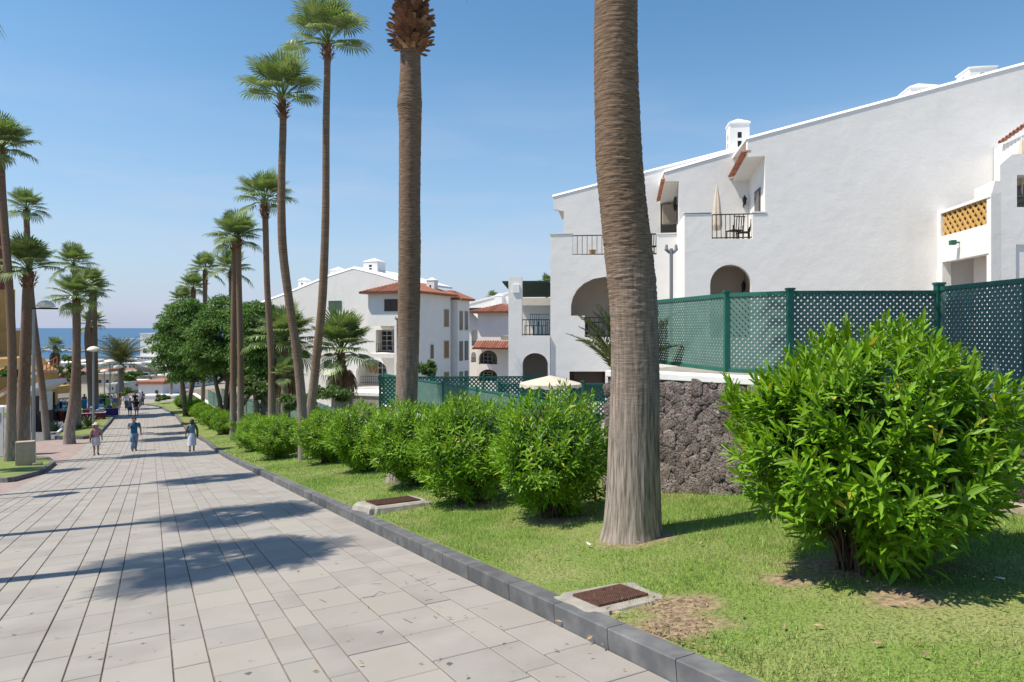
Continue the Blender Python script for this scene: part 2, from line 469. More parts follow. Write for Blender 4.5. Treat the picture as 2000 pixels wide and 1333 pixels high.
# ------------------------------------------------------------------ setting: ground sheet, sea, promenade
ts = np.unique(np.concatenate([np.arange(-60, 120, 2.0), np.arange(120, 730, 20.)]))
ws = np.unique(np.concatenate([np.arange(-900, -60, 60.), np.arange(-60, 80, 4.), np.arange(80, 1200, 60.)]))
T, Wm = np.meshgrid(ts, ws, indexing='ij')
V = np.stack([T * DX + Wm * NX, T * DY + Wm * NY, zr_a(T) - .10], -1).reshape(-1, 3)
nw = len(ws)
I = np.arange((len(ts) - 1) * nw).reshape(len(ts) - 1, nw)[:, :-1].ravel()
F = np.stack([I, I + 1, I + nw + 1, I + nw], -1)
tag(obj("ground", npmesh("ground", V, F[:, ::-1], M['earth'])), kind="structure")
SEAZ = zr(650)
mb = MB()
xs_ = [-90000, -20000, -6000, -2500, -1000, 0, 1500, 6000, 20000, 90000]
ys_ = [200, 600, 1000, 2000, 5000, 15000, 90000]
vv = [(x, y, SEAZ) for y in ys_ for x in xs_]
n = len(xs_)
mb.add(vv, [(j * n + i, j * n + i + 1, (j + 1) * n + i + 1, (j + 1) * n + i) for j in range(len(ys_) - 1) for i in range(n - 1)])
mb.build("sea", M['sea'], kind="structure")

# bedding of the promenade (seen in the joints)
mb = MB()
tt = list(np.arange(-6, 130, 2.))
mb.quadstrip([(*XY(t, LEFT_W), zr(t) - .012) for t in tt], [(*XY(t, 3.2 if t < 94 else 12), zr(t) - .012) for t in tt])
prom = mb.build("promenade", M['joint'], kind="structure")
ORG[prom.name] = Vector((0, 0, 0))

edges = [LEFT_W, -2.98, -2.75, -2.52, -2.08, -1.85, -1.42, -1.20, -.77, -.53, -.30, .13, .36, .78, 1.0, 1.20, 1.65, 2.07, 2.31, 2.70]
slabs = []
for i in range(len(edges) - 1):
    t = -3 + random.random() * .6
    while t < 118:
        ln = random.choice([.52, .60, .60, .66])
        slabs.append((t, t + ln, edges[i], edges[i + 1]))
        t += ln
slabs = [s for s in slabs if (s[2] + s[3]) / 2 < kw(s[0]) or s[0] > 94]


def slab_geo(w, l, g=.003, g2=.0055):
    a, b = w / 2 - g2, l / 2 - g
    e = .004
    vs = [(-a, -b, -.02), (a, -b, -.02), (a, b, -.02), (-a, b, -.02), (-a, -b, -.004), (a, -b, -.004), (a, b, -.004), (-a, b, -.004),
          (-a + e, -b + e, 0), (a - e, -b + e, 0), (a - e, b - e, 0), (-a + e, b - e, 0)]
    fs = [(8, 9, 10, 11)]
    for k in range(4):
        q = (k + 1) % 4
        fs += [(k, q, 4 + q, 4 + k), (4 + k, 4 + q, 8 + q, 8 + k)]
    return vs, fs


def slab_frame(t0, t1, w0, w1):
    tm, wm = (t0 + t1) / 2, (w0 + w1) / 2
    x, y = XY(tm, wm)
    dz = (zr(t1) - zr(t0)) / (t1 - t0)
    ay = Vector((DX, DY, dz)).normalized()
    ax = Vector((NX, NY, 0))
    az = ax.cross(ay).normalized()
    jig = random.uniform(-.0015, .0015)
    return Vector((x, y, zr(tm) + jig)), ax, ay, az


def vis(s):
    x, y = XY((s[0] + s[1]) / 2, (s[2] + s[3]) / 2)
    if y < 2.2: return None
    px, py = 1000 + x / y * FP, 641 + (EZ - zr((s[0] + s[1]) / 2)) / y * FP
    if px < -60 or px > 2060 or py > 1420: return None
    return y


vl = sorted([(vis(s), i) for i, s in enumerate(slabs) if vis(s) is not None])
single = set(i for _, i in vl[:296])
cache = {}
mb = MB()
for i, s in enumerate(slabs):
    o, ax, ay, az = slab_frame(*s)
    w, l = s[3] - s[2], s[1] - s[0]
    if i in single:
        key = (round(w, 2), round(l, 2))
        if key not in cache:
            vs, fs = slab_geo(w, l)
            me = bpy.data.meshes.new("paver"); me.from_pydata(vs, [], fs); me.materials.append(M['paver']); cache[key] = me
        ob = obj("paver", cache[key], prom, Matrix(((ax.x, ay.x, az.x, o.x), (ax.y, ay.y, az.y, o.y), (ax.z, ay.z, az.z, o.z), (0, 0, 0, 1))))
    else:
        vs, fs = slab_geo(w, l)
        mb.add([o + ax * p[0] + ay * p[1] + az * p[2] for p in vs], fs)
mb.build("paver_field", M['paver'], prom, kind="stuff", recalc=False)

# kerb, stone by stone
kerb = MB()
kerb.quadstrip([(*XY(t, kw(t) + .02), zr(t) - .03) for t in np.arange(-3, 96, 2.)], [(*XY(t, kw(t) + .2), zr(t) - .03) for t in np.arange(-3, 96, 2.)])
kerb = kerb.build("kerb", M['joint'], kind="structure")
t = -2.2
while t < 93:
    ln = random.uniform(.62, .86)
    a = Vector((*XY(t + .002, kw(t)), zr(t))); b = Vector((*XY(t + ln - .002, kw(t + ln)), zr(t + ln)))
    d = (b - a); L_ = d.length; d /= L_
    sdv = Vector((d.y, -d.x, 0)).normalized(); up = sdv.cross(d)
    W_, H_ = .155, .14
    e = .008
    prof = [(0, -.08), (0, H_ - e), (e, H_), (W_, H_), (W_, -.08)]
    m1 = MB()
    m1.add([a + sdv * p + up * q for p, q in prof] + [b + sdv * p + up * q for p, q in prof],
           [(k, (k + 1) % 5, 5 + (k + 1) % 5, 5 + k) for k in range(5)] + [(4, 3, 2, 1, 0), (5, 6, 7, 8, 9)])
    m1.build("kerb_stone", M['kerb'], kerb)
    t += ln + .003

# lawn
bare = [(ground(1320, 1222), .33), (ground(1545, 1135), .22), (ground(1240, 1052), .40), (ground(1700, 1105), .55), (ground(1760, 1170), .25), (ground(1085, 1015), .35), (ground(925, 985), .3), (ground(1330, 1180), .3)]
lt = np.unique(np.concatenate([np.arange(-8, 0, .5), np.arange(0, 14, .12), np.arange(14, 30, .5), np.arange(30, 94.1, 1.5)]))
lj = np.linspace(0, 1, 64)
V = []
for t in lt:
    k0 = float(kw(t)) + .185
    k1 = max(k0 + .6, float(np.interp(t, [-8, 0, 3.8, 7.5, 14.5, 27, 45, 54, 70, 90], [11.5, 9.1, 7.75, 6.5, 9.1, 8.7, 8.1, 7.1, 5.7, 4.4])))

    for j in lj:
        w = k0 + (k1 - k0) * j
        x, y = XY(t, w)
        dz = .03 * noise.noise((x * .6, y * .6, 3)) + .012 * noise.noise((x * 2.3, y * 2.3, 9))
        V.append((x, y, zlawn(t, w) + dz * min(1, j * 8)))
nj = len(lj)
I = np.arange((len(lt) - 1) * nj).reshape(len(lt) - 1, nj)[:, :-1].ravel()
lm = npmesh("lawn", np.array(V), np.stack([I, I + nj, I + nj + 1, I + 1], -1)[:, ::-1], M['lawn'], True)
VA = np.array(V); msk = np.zeros(len(VA))
for c_, r_ in bare:
    dd = np.sqrt(((VA[:, 0] - c_.x) / (1.2 * r_)) ** 2 + ((VA[:, 1] - c_.y) / r_) ** 2)
    wob = np.array([noise.noise((a * 5, b * 5, 4)) for a, b in VA[:, :2]]) * .45
    msk = np.maximum(msk, np.clip((1.05 + wob - dd) * 2.2, 0, 1))
at_ = lm.attributes.new("bare_soil", 'FLOAT', 'POINT'); at_.data.foreach_set("value", msk.astype(np.float32))
tag(obj("lawn", lm), kind="structure")
def blades(n, t0, t1, w0, w1, hmin, hmax, wid):
    t = rng.uniform(t0, t1, n); wv = rng.uniform(0, 1, n)
    k0 = kw(t) + .20
    w = k0 + w0 + (w1 - w0) * wv
    x = t * DX + w * NX; y = t * DY + w * NY
    keep = (y > 1.8) & (np.abs(x / np.maximum(y, .1)) < .84)
    nz_ = np.array([noise.noise((a * .55, b * .55, 1)) for a, b in zip(x, y)])
    keep &= rng.uniform(0, 1, n) < np.clip(.85 + nz_ * .9, .25, 1)
    for c_, r_ in bare:
        dd = ((x - c_.x) / (1.2 * r_)) ** 2 + ((y - c_.y) / r_) ** 2
        keep &= (dd > .75) | (rng.uniform(0, 1, n) < .10)
    x, y, t, w, nz_ = x[keep], y[keep], t[keep], w[keep], nz_[keep]
    z = zr_a(t) + .125 + .05 * np.maximum(0, w - kw(t) - .2) + .03 * np.array([noise.noise((a * .6, b * .6, 3)) for a, b in zip(x, y)]) - .008
    m = len(x)
    h = rng.uniform(hmin, hmax, m) * (1 + .4 * nz_); a = rng.uniform(0, 2 * np.pi, m); ln = rng.uniform(.2, 1.0, m) * h
    b = rng.uniform(0, 2 * np.pi, m)
    P = np.stack([x, y, z], -1)
    s = np.stack([np.cos(a), np.sin(a), 0 * a], -1) * (wid * rng.uniform(.6, 1.3, m))[:, None] / 2
    tip = P + np.stack([np.cos(b) * ln, np.sin(b) * ln, h], -1)
    V = np.stack([P - s, P + s, tip], 1).reshape(-1, 3)
    return V


Vb = np.concatenate([blades(16000, -1, 9, 0, 6.5, .045, .085, .0075), blades(270000, -1, 9, 0, 6.5, .02, .050, .006), blades(90000, 9, 22, 0, 5.5, .03, .055, .012), blades(15000, 22, 45, 0, 4.5, .035, .06, .03)])
tag(obj("grass", npmesh("grass", Vb, np.arange(len(Vb)).reshape(-1, 3), M['blade'])), kind="stuff")

# ------------------------------------------------------------------ lava wall, lower retaining wall, terraces
w1 = ground(1290, 962); w2 = ground(1950, 987)
wd_ = Vector((w2.x - w1.x, w2.y - w1.y, 0)); wlen0 = wd_.length; wd_.normalize()
wa = w1 - wd_ * .9; wb = w2 + wd_ * 5.0
wn = Vector((wd_.y, -wd_.x, 0))            # towards the camera
if wn.y > 0: wn = -wn
CAPZ = EZ - .64
lava = thing("lava_stone_wall", "rough dark lava stone retaining wall with a white coping below the tall green lattice fence", "wall", (w1.x, w1.y, w1.z))
Lw = (wb - wa).length


def wpt(s, off, z):
    p = wa + wd_ * s + wn * off
    return Vector((p.x, p.y, z))


mb = MB()
mb.frame((wa.x, wa.y, 0), wd_, wn, (0, 0, 1), 0, Lw, -.42, -.008, -2.2, CAPZ - .09)
mb.build("mortar_core", M['mortar'], lava)
mb = MB()
mb.frame((wa.x, wa.y, 0), wd_, wn, (0, 0, 1), -.03, Lw, -.46, .015, CAPZ - .088, CAPZ)
mb.build("coping", M['coping'], lava, bevel=.008)


def lumpy(seed, sub=1, amp=.22):
    b = bmesh.new(); bmesh.ops.create_icosphere(b, subdivisions=sub, radius=1)
    for v in b.verts:
        q = v.co * 1.3 + Vector((seed * 7.1, seed * 3.3, 0))
        v.co *= 1 + amp * noise.noise(q) * 1.5 + amp * .8 * noise.noise(q * 2.9) + amp * .5 * noise.noise(q * 6)
        v.co.x = math.copysign(abs(v.co.x) ** .5, v.co.x); v.co.z = math.copysign(abs(v.co.z) ** .5, v.co.z); v.co.y = math.copysign(abs(v.co.y) ** .45, v.co.y)
    me = bpy.data.meshes.new("stone"); b.to_mesh(me); b.free(); me.materials.append(M['lava']); me.shade_smooth()
    return me


stones = [lumpy(i, 2, .26) for i in range(7)]
spots = []
grid = {}
r_s = random.Random(12)
for big_, tries in ((.092, 3200), (.065, 5200), (.042, 6500)):
    for _ in range(tries):
        s, z = r_s.uniform(0, Lw), r_s.uniform(-1.0, CAPZ - .12)
        p = wpt(s, 0, z)
        if z < zg(p.x, p.y) - .08: continue
        rad = big_ * r_s.uniform(.85, 1.25)
        k0, k1 = int(s / .25), int((z + 2) / .25)
        ok = True
        for a in (-1, 0, 1):
            for b in (-1, 0, 1):
                for (s2, z2, r2) in grid.get((k0 + a, k1 + b), ()):
                    if (s - s2) ** 2 + (z - z2) ** 2 < (.74 * (rad + r2)) ** 2: ok = False; break
                if not ok: break
            if not ok: break
        if ok:
            grid.setdefault((k0, k1), []).append((s, z, rad))
            spots.append((s, z, rad * r_s.uniform(1.05, 1.35), rad * r_s.uniform(.95, 1.2)))


def stone_score(sp):
    p = wpt(sp[0], 0, sp[1])
    px = 1000 + p.x / p.y * FP
    py = 641 - (p.z - EZ) / p.y * FP
    inview = (1270 < px < 1530) or (1830 < px < 2010)
    return (0 if inview else 10) + p.y * .1


spots.sort(key=stone_score)
mb = MB()
for i, (s, z, a, h) in enumerate(spots):
    p = wpt(s, random.uniform(-.02, .0), z)
    rot = random.uniform(-1.6, 1.6)
    ax = (wd_ * math.cos(rot) + Vector((0, 0, 1)) * math.sin(rot)); az = (-wd_ * math.sin(rot) + Vector((0, 0, 1)) * math.cos(rot)); ay = -wn
    th = random.uniform(.02, .036)
    mm = Matrix(((ax.x * a, ay.x * th, az.x * h, p.x), (ax.y * a, ay.y * th, az.y * h, p.y), (ax.z * a, ay.z * th, az.z * h, p.z), (0, 0, 0, 1)))
    me = stones[i % 7]
    if i < 298:
        m2 = mm.copy(); m2.translation = p - ORG[lava.name]
        obj("stone", me, lava, m2)
    else:
        mb.add([mm @ v.co for v in me.vertices], [tuple(f.vertices) for f in me.polygons])
mb.build("stone_field", M['lava'], lava, smooth=True, kind="stuff")

# planter soil behind the coping and the upper terrace
mb = MB()
mb.frame((wa.x, wa.y, 0), wd_, wn, (0, 0, 1), -.02, Lw, -14, -.465, -2.3, CAPZ - .02)
mb.build("terrace", M['cement'], kind="structure")

# lower retaining wall along the promenade
LWP = [(8.1, 6.5, -1.5), (14.5, 9.0, -1.5), (17.2, 9.1, -1.5), (28.0, 8.5, -1.5), (28.1, 8.5, -2.6), (40, 8.2, -2.6), (40.1, 8.2, -4.3), (54, 7.0, -4.3), (54.1, 7.0, -5.35), (70, 5.6, -5.35), (70.1, 5.6, -6.1), (90, 4.3, -6.1)]
rw = MB(); cp = MB()
rwall = thing("retaining_wall", "long low white capped retaining wall behind the hedge, stepping down the slope", "wall", (*XY(20, 8.9), zr(20)))
for (t0, a0, z0), (t1, a1, z1) in zip(LWP[:-1], LWP[1:]):
    if z0 != z1: continue
    p, q = Vector((*XY(t0, a0), 0)), Vector((*XY(t1, a1), 0))
    d = q - p; l = d.length; d.normalize(); s = Vector((-d.y, d.x, 0)); s = -s if s.dot(Vector((NX, NY, 0))) < 0 else s
    rw.frame(p, d, s, (0, 0, 1), 0, l, 0, .3, zr(t1) - .6, z0 - .1)
    cp.frame(p, d, s, (0, 0, 1), 0, l, -.04, .34, z0 - .1 + .002, z0)
rw.build("wall_body", M['mortar'], rwall)
cp.build("coping", M['coping'], rwall)
mb = MB()
q = [(*XY(t, w + .3), z - .05) for t, w, z in LWP[:4]]
mb.add(q + [(*XY(28, 60), -1.55), (*XY(8, 60), -1.55)], [(0, 1, 2, 3, 4, 5)])
mb.build("terrace", M['cement'], kind="structure", recalc=False)


# ------------------------------------------------------------------ lattice fences
def slat_list(l, h, pitch, w, th):
    out = []
    for sgn in (1, -1):
        c = -h + pitch * .3
        while c < l:
            # line u = c + (v) for sgn +, or u = c + (h - v)
            u0, u1 = c, c + h
            v0, v1 = 0.0, h
            if u0 < 0: v0 -= u0; u0 = 0
            if u1 > l: v1 -= (u1 - l); u1 = l
            if u1 - u0 > .05:
                if sgn > 0: out.append(((u0, v0), (u1, v1), .004))
                else: out.append(((u0, h - v0), (u1, h - v1), -.004))
            c += pitch
    return out


def lattice_panel(fence, P, Q, zb, zt, pitch=.09, sw=.040, single=False, slatm=None, frame=True, collect=None, fr=None):
    P = Vector((P[0], P[1], 0)); Q = Vector((Q[0], Q[1], 0))
    d = Q - P; l = d.length; d.normalize(); nrm = Vector((-d.y, d.x, 0))
    h = zt - zb
    mbx = collect if collect is not None else MB()
    for a, b, off in slat_list(l, h, pitch, sw, .006):
        A = P + d * a[0] + Vector((0, 0, zb + a[1])) + nrm * off
        B = P + d * b[0] + Vector((0, 0, zb + b[1])) + nrm * off
        if single:
            MB().bar(A, B, sw, .006, up=nrm).build("slat", slatm, fence, recalc=False)
            # note: bar() uses width across "up x dir"; thickness along up
        else:
            mbx.bar(A, B, sw, .006, up=nrm)
    if not single and collect is None:
        mbx.build("lattice", slatm, fence, kind="stuff", recalc=False)
    if frame:
        for z in (zb - .01, zt + .012):
            MB().frame(P, d, nrm, (0, 0, 1), 0, l, -.022, .022, z - .028, z + .028).build("rail", M['green'], fence)


def post(fence, p, zb, zt, w=.085, m=None):
    mbp = MB()
    mbp.box(p[0] - w / 2, p[0] + w / 2, p[1] - w / 2, p[1] + w / 2, zb, zt)
    mbp.box(p[0] - w / 2 - .012, p[0] + w / 2 + .012, p[1] - w / 2 - .012, p[1] + w / 2 + .012, zt, zt + .03)
    mbp.build("post", m or M['green'], fence)


FB = CAPZ + .02; FT = FB + 1.10
def fp(px, D): return ((px - 1000) / FP * D, D)
FA, FB_, FC, FD, FE, FG = fp(1225, 14.2), fp(1420, 10.2), fp(1543, 9.55), fp(1834, 9.45), fp(2010, 7.7), (5.5, 5.6)
f1 = thing("lattice_fence", "dark green lattice fence on the lava stone wall behind the big oleander bush", "fence", (*FC, FB))
lattice_panel(f1, FA, FB_, FB, FT, slatm=M['teal'])
lattice_panel(f1, FB_, FC, FB, FT, slatm=M['teal'])
lattice_panel(f1, FC, FD, FB, FT, single=True, slatm=M['teal'])
lattice_panel(f1, FD, FE, FB, FT + .05, single=True, slatm=M['teal'], pitch=.098, sw=.045)
lattice_panel(f1, FE, FG, FB, FT + .05, slatm=M['teal'], pitch=.098, sw=.045)
for p in (FB_, FC, FE, FG): post(f1, p, FB - .1, FT + .05)
post(f1, FD, FB - .1, FT + .12, w=.10)
# brick strip under the right-hand panel
mb = MB()
d = Vector((FG[0] - FE[0], FG[1] - FE[1], 0)).normalized()
P0 = Vector((FD[0], FD[1], 0)); d0 = Vector((FE[0] - FD[0], FE[1] - FD[1], 0)); l0 = d0.length; d0.normalize()
k = 0.0
while k < l0:
    mb.frame(P0 + Vector((-.06, 0, 0)), d0, (d0.y, -d0.x, 0), (0, 0, 1), k, min(k + .21, l0), -.05, .05, FB - .12, FB - .035)
    k += .22
mb.build("brick_edging", M['stone'], f1)

f2 = thing("lattice_fence", "green lattice fence on the lower retaining wall, between the two thick palm trunks", "fence", (*XY(22, 8.8), -1.5))
pts = [XY(28.0, 8.65), XY(25.0, 8.8), XY(22.2, 9.0), XY(19.6, 9.1), XY(17.0, 9.25), XY(14.5, 9.2), XY(12.3, 8.6)]
for a, b in zip(pts[:-1], pts[1:]): lattice_panel(f2, a, b, -1.46, -.26, pitch=.10, sw=.05, slatm=M['teal'])
for p in pts: post(f2, p, -1.52, -.20, .08)
f3 = thing("lattice_fence", "dark green lattice fence across the yard in front of the white apartments", "fence", (-2, 27.0, -1.5))
for dd, x0, x1, n_ in ((27.2, -5.2, .9, 3), (23.6, -.45, 3.9, 3)):
    xs = np.linspace(x0, x1, n_ + 1)
    for a, b in zip(xs[:-1], xs[1:]): lattice_panel(f3, (a, dd + .05 * a), (b, dd + .05 * b), -1.46, -.26, pitch=.17, sw=.055, slatm=M['green'])
    for a in xs: post(f3, (a, dd + .05 * a), -1.55, -.17, .09)
f4 = thing("lattice_fence", "far green lattice fence on the white capped wall behind the row of palm trunks", "fence", (*XY(60, 6.6), -5.35))
for (ta, wa_), (tb, wb_), z in (((40.1, 8.4), (47, 7.8), -4.3), ((47, 7.8), (54, 7.2), -4.3), ((54.1, 7.2), (62, 6.5), -5.35), ((62, 6.5), (70, 5.8), -5.35), ((70.1, 5.8), (78, 5.2), -6.1)):
    lattice_panel(f4, XY(ta, wa_), XY(tb, wb_), z + .04, z + 1.3, pitch=.24, sw=.10, slatm=M['teal'])
    post(f4, XY(ta, wa_), z, z + 1.36, .09); 


# ------------------------------------------------------------------ palms
def smooth_path(P, n):
    P = np.array(P, float)
    t = np.linspace(0, len(P) - 1, n)
    out = np.zeros((n, P.shape[1]))
    for i, s in enumerate(t):
        k = min(int(s), len(P) - 2); f = s - k
        p0 = P[max(k - 1, 0)]; p1 = P[k]; p2 = P[k + 1]; p3 = P[min(k + 2, len(P) - 1)]
        out[i] = .5 * ((2 * p1) + (-p0 + p2) * f + (2 * p0 - 5 * p1 + 4 * p2 - p3) * f * f + (-p0 + 3 * p1 - 3 * p2 + p3) * f ** 3)
    return out


def trunk_mesh(path, seg, step, detail):
    """path rows: x y z radius, relative to the base"""
    ln = np.sum(np.linalg.norm(np.diff(path[:, :3], axis=0), axis=1))
    n = max(int(ln / step), 6)
    Q = smooth_path(path, n)
    ang = np.linspace(0, 2 * np.pi, seg, endpoint=False)
    V = np.zeros((n, seg, 3))
    so = random.uniform(0, 50)
    for i in range(n):
        z = Q[i, 2]; r = Q[i, 3]
        if detail:
            low = max(0, min(1, (2.3 - z) / 1.2))
            ringn = noise.noise((0, 0, z * 9 + so)) * .018 + noise.noise((0, 0, z * 31 + so)) * .022
            rr = np.empty(seg)
            for k, a in enumerate(ang):
                ca, sa = math.cos(a), math.sin(a)
                f = noise.noise((ca * 7, sa * 7, z * .7 + so)) * .04 + noise.noise((ca * 17, sa * 17, z * 1.3 + so)) * .035
                g = ringn + noise.noise((ca * 3, sa * 3, z * 44 + so)) * .026 + noise.noise((ca * 9, sa * 9, z * 60 + so)) * .022
                rr[k] = r * (1 + low * f + (1 - low) * g + .03 * noise.noise((ca, sa, z * 1.2 + so)))
        else:
            rr = r * (1 + .05 * noise.noise((0, 0, z * 3 + so)) + .04 * np.sin(ang * 2 + z) * .3)
        V[i, :, 0] = Q[i, 0] + rr * np.cos(ang); V[i, :, 1] = Q[i, 1] + rr * np.sin(ang); V[i, :, 2] = z
    I = (np.arange(n - 1)[:, None] * seg + np.arange(seg)[None, :]).ravel()
    J = (np.arange(n - 1)[:, None] * seg + (np.arange(seg)[None, :] + 1) % seg).ravel()
    F = np.stack([I, J, J + seg, I + seg], -1)
    return npmesh("trunk", V.reshape(-1, 3), F, M['bark'], True), Q[-1], Q


def fan_mesh(el, R, pet, droop, seed, m):
    r_ = random.Random(seed)
    el = R_(el)
    d1 = np.array([math.cos(el), 0, math.sin(el)])
    hub = d1 * pet + np.array([0, 0, -.10 * pet * max(0, math.cos(el))])
    e2 = el - R_(18)
    d2 = np.array([math.cos(e2), 0, math.sin(e2)]); s = np.array([0, 1., 0]); nrm = np.array([-math.sin(e2), 0, math.cos(e2)])
    V = []; F = []

    def quad(a, b, c, d):
        n = len(V); V.extend([a, b, c, d]); F.append((n, n + 1, n + 2, n + 3))
    # petiole
    w = .028
    st = [np.zeros(3), d1 * pet * .5 + np.array([0, 0, .03]), hub]
    for a, b in zip(st[:-1], st[1:]):
        quad(a - s * w, b - s * w * .6, b + s * w * .6, a + s * w)
        quad(a - nrm * w, b - nrm * w * .6, b + nrm * w * .6, a + nrm * w)
    n = 32
    TH = R_(140)
    for j in range(n):
        th = -TH + 2 * TH * (j + .5) / n
        c, sn = math.cos(th), math.sin(th)
        q = c * d2 + sn * s + nrm * (.10 * abs(sn))
        qs = -sn * d2 + c * s
        Lg = R * (.80 + .22 * c) * r_.uniform(.88, 1.05)
        dth = 2 * TH / n
        g = np.array([0, 0, -1.])
        p0 = hub + q * .02
        p1 = hub + q * Lg * .48 + g * droop * Lg * .05
        p2 = hub + q * Lg * .76 + g * droop * Lg * .24
        p3 = hub + q * Lg * (1 - .12 * droop) + g * droop * Lg * r_.uniform(.45, .75) + s * r_.uniform(-.05, .05)
        h1 = Lg * .48 * dth * .5; h2 = Lg * .022 + .012
        pl = nrm * h1 * .5
        quad(p0, p1 - qs * h1 - pl, p1 + qs * h1 * .0 + pl, p0)
        quad(p0, p0, p1 + pl, p1 + qs * h1 - pl)
        quad(p1 - qs * h1 * .8 - pl, p2 - qs * h2, p2 + qs * h2, p1 + qs * h1 * .8 - pl)
        quad(p2 - qs * h2, p3, p3 + qs * .004, p2 + qs * h2)
    return npmesh("frond", np.array(V), np.array(F), m)


CLS = [(84, .06), (68, .14), (52, .24), (36, .36), (21, .5), (5, .66), (-15, .85), (-42, 1.0)]
FAN = {}
for i, (e, dr) in enumerate(CLS):
    FAN[i] = [fan_mesh(e + k * 4 - 3, .84, .82, dr, i * 10 + k, M['palm']) for k in range(2)]
DRY = [fan_mesh(-62, .75, .7, 1.2, 91, M['palmdry']), fan_mesh(-75, .7, .6, 1.2, 92, M['palmdry'])]


def boot_geo(l, w, taper=.6):
    V = []; F = []
    ts_ = [0, .35, .7, 1.0]
    for i, t in enumerate(ts_):
        x = l * (.10 * t + .42 * t * t); z = l * (.95 * t - .25 * t * t)
        ww = w * (1 - taper * t) * .5; th = .012 * (1 - .6 * t)
        V += [(x, -ww, z), (x + th * 2.2, 0, z + th), (x, ww, z), (x - th, 0, z - th)]
    for i in range(3):
        for k in range(4):
            F.append((i * 4 + k, i * 4 + (k + 1) % 4, i * 4 + 4 + (k + 1) % 4, i * 4 + 4 + k))
    F.append((12, 13, 14, 15))
    return V, F


def boot_ball(root, Q, z0, n):
    V0, F0 = boot_geo(.25, .15, .42)
    me = bpy.data.meshes.new("leaf_base"); me.from_pydata(V0, [], F0); me.materials.append(M['boot'])
    for i in range(n):
        f = i / n
        h = 1.15 * f if i < n * .82 else 1.15 * .82 + (f - .82) * 9
        z = z0 + h
        k = int(np.argmin(np.abs(Q[:, 2] - z)))
        a = i * 2.39996 + random.uniform(-.2, .2)
        bul = float(np.interp(h, [0, .12, .35, .6, .95, 1.4], [.17, .27, .31, .28, .20, .17]))
        tilt = float(np.interp(h, [0, .35, .9, 1.5], [.55, .28, .0, -.2])) + random.uniform(-.15, .2)
        rm = Matrix.Translation((Q[k, 0] + math.cos(a) * bul, Q[k, 1] + math.sin(a) * bul, z - .08)) @ Matrix.Rotation(a, 4, 'Z') @ Matrix.Rotation(tilt, 4, 'Y') @ Matrix.Scale(random.uniform(.75, 1.25), 4)
        obj("leaf_base", me, root, rm)


def boots(root, Q, z0, z1, r_in, ln, wid, singles, n, rel):
    """spiral of dead leaf bases between heights z0 and z1 of the trunk path"""
    V0, F0 = boot_geo(ln, wid)
    me = None
    if singles:
        me = bpy.data.meshes.new("leaf_base"); me.from_pydata(V0, [], F0); me.materials.append(M['boot'])
    mb = MB()
    for i in range(n):
        f = i / n
        z = z0 + (z1 - z0) * f
        k = int(np.argmin(np.abs(Q[:, 2] - z)))
        a = i * 2.39996 + random.uniform(-.2, .2)
        sc_ = random.uniform(.75, 1.2) * (1 if f < .8 else .8)
        bul = r_in * (.75 + .5 * math.sin(min(1, f * 1.25) * math.pi * .8))
        rm = Matrix.Translation((Q[k, 0] + math.cos(a) * bul, Q[k, 1] + math.sin(a) * bul, z - ln * .25)) @ Matrix.Rotation(a, 4, 'Z') @ Matrix.Rotation(random.uniform(-.05, .45), 4, 'Y') @ Matrix.Scale(sc_, 4)
        if singles: obj("leaf_base", me, root, rm)
        else: mb.add([tuple(rm @ Vector(v) + rel) for v in V0], F0)
    if not singles:
        mb.build("leaf_bases", M['boot'], root, recalc=False)


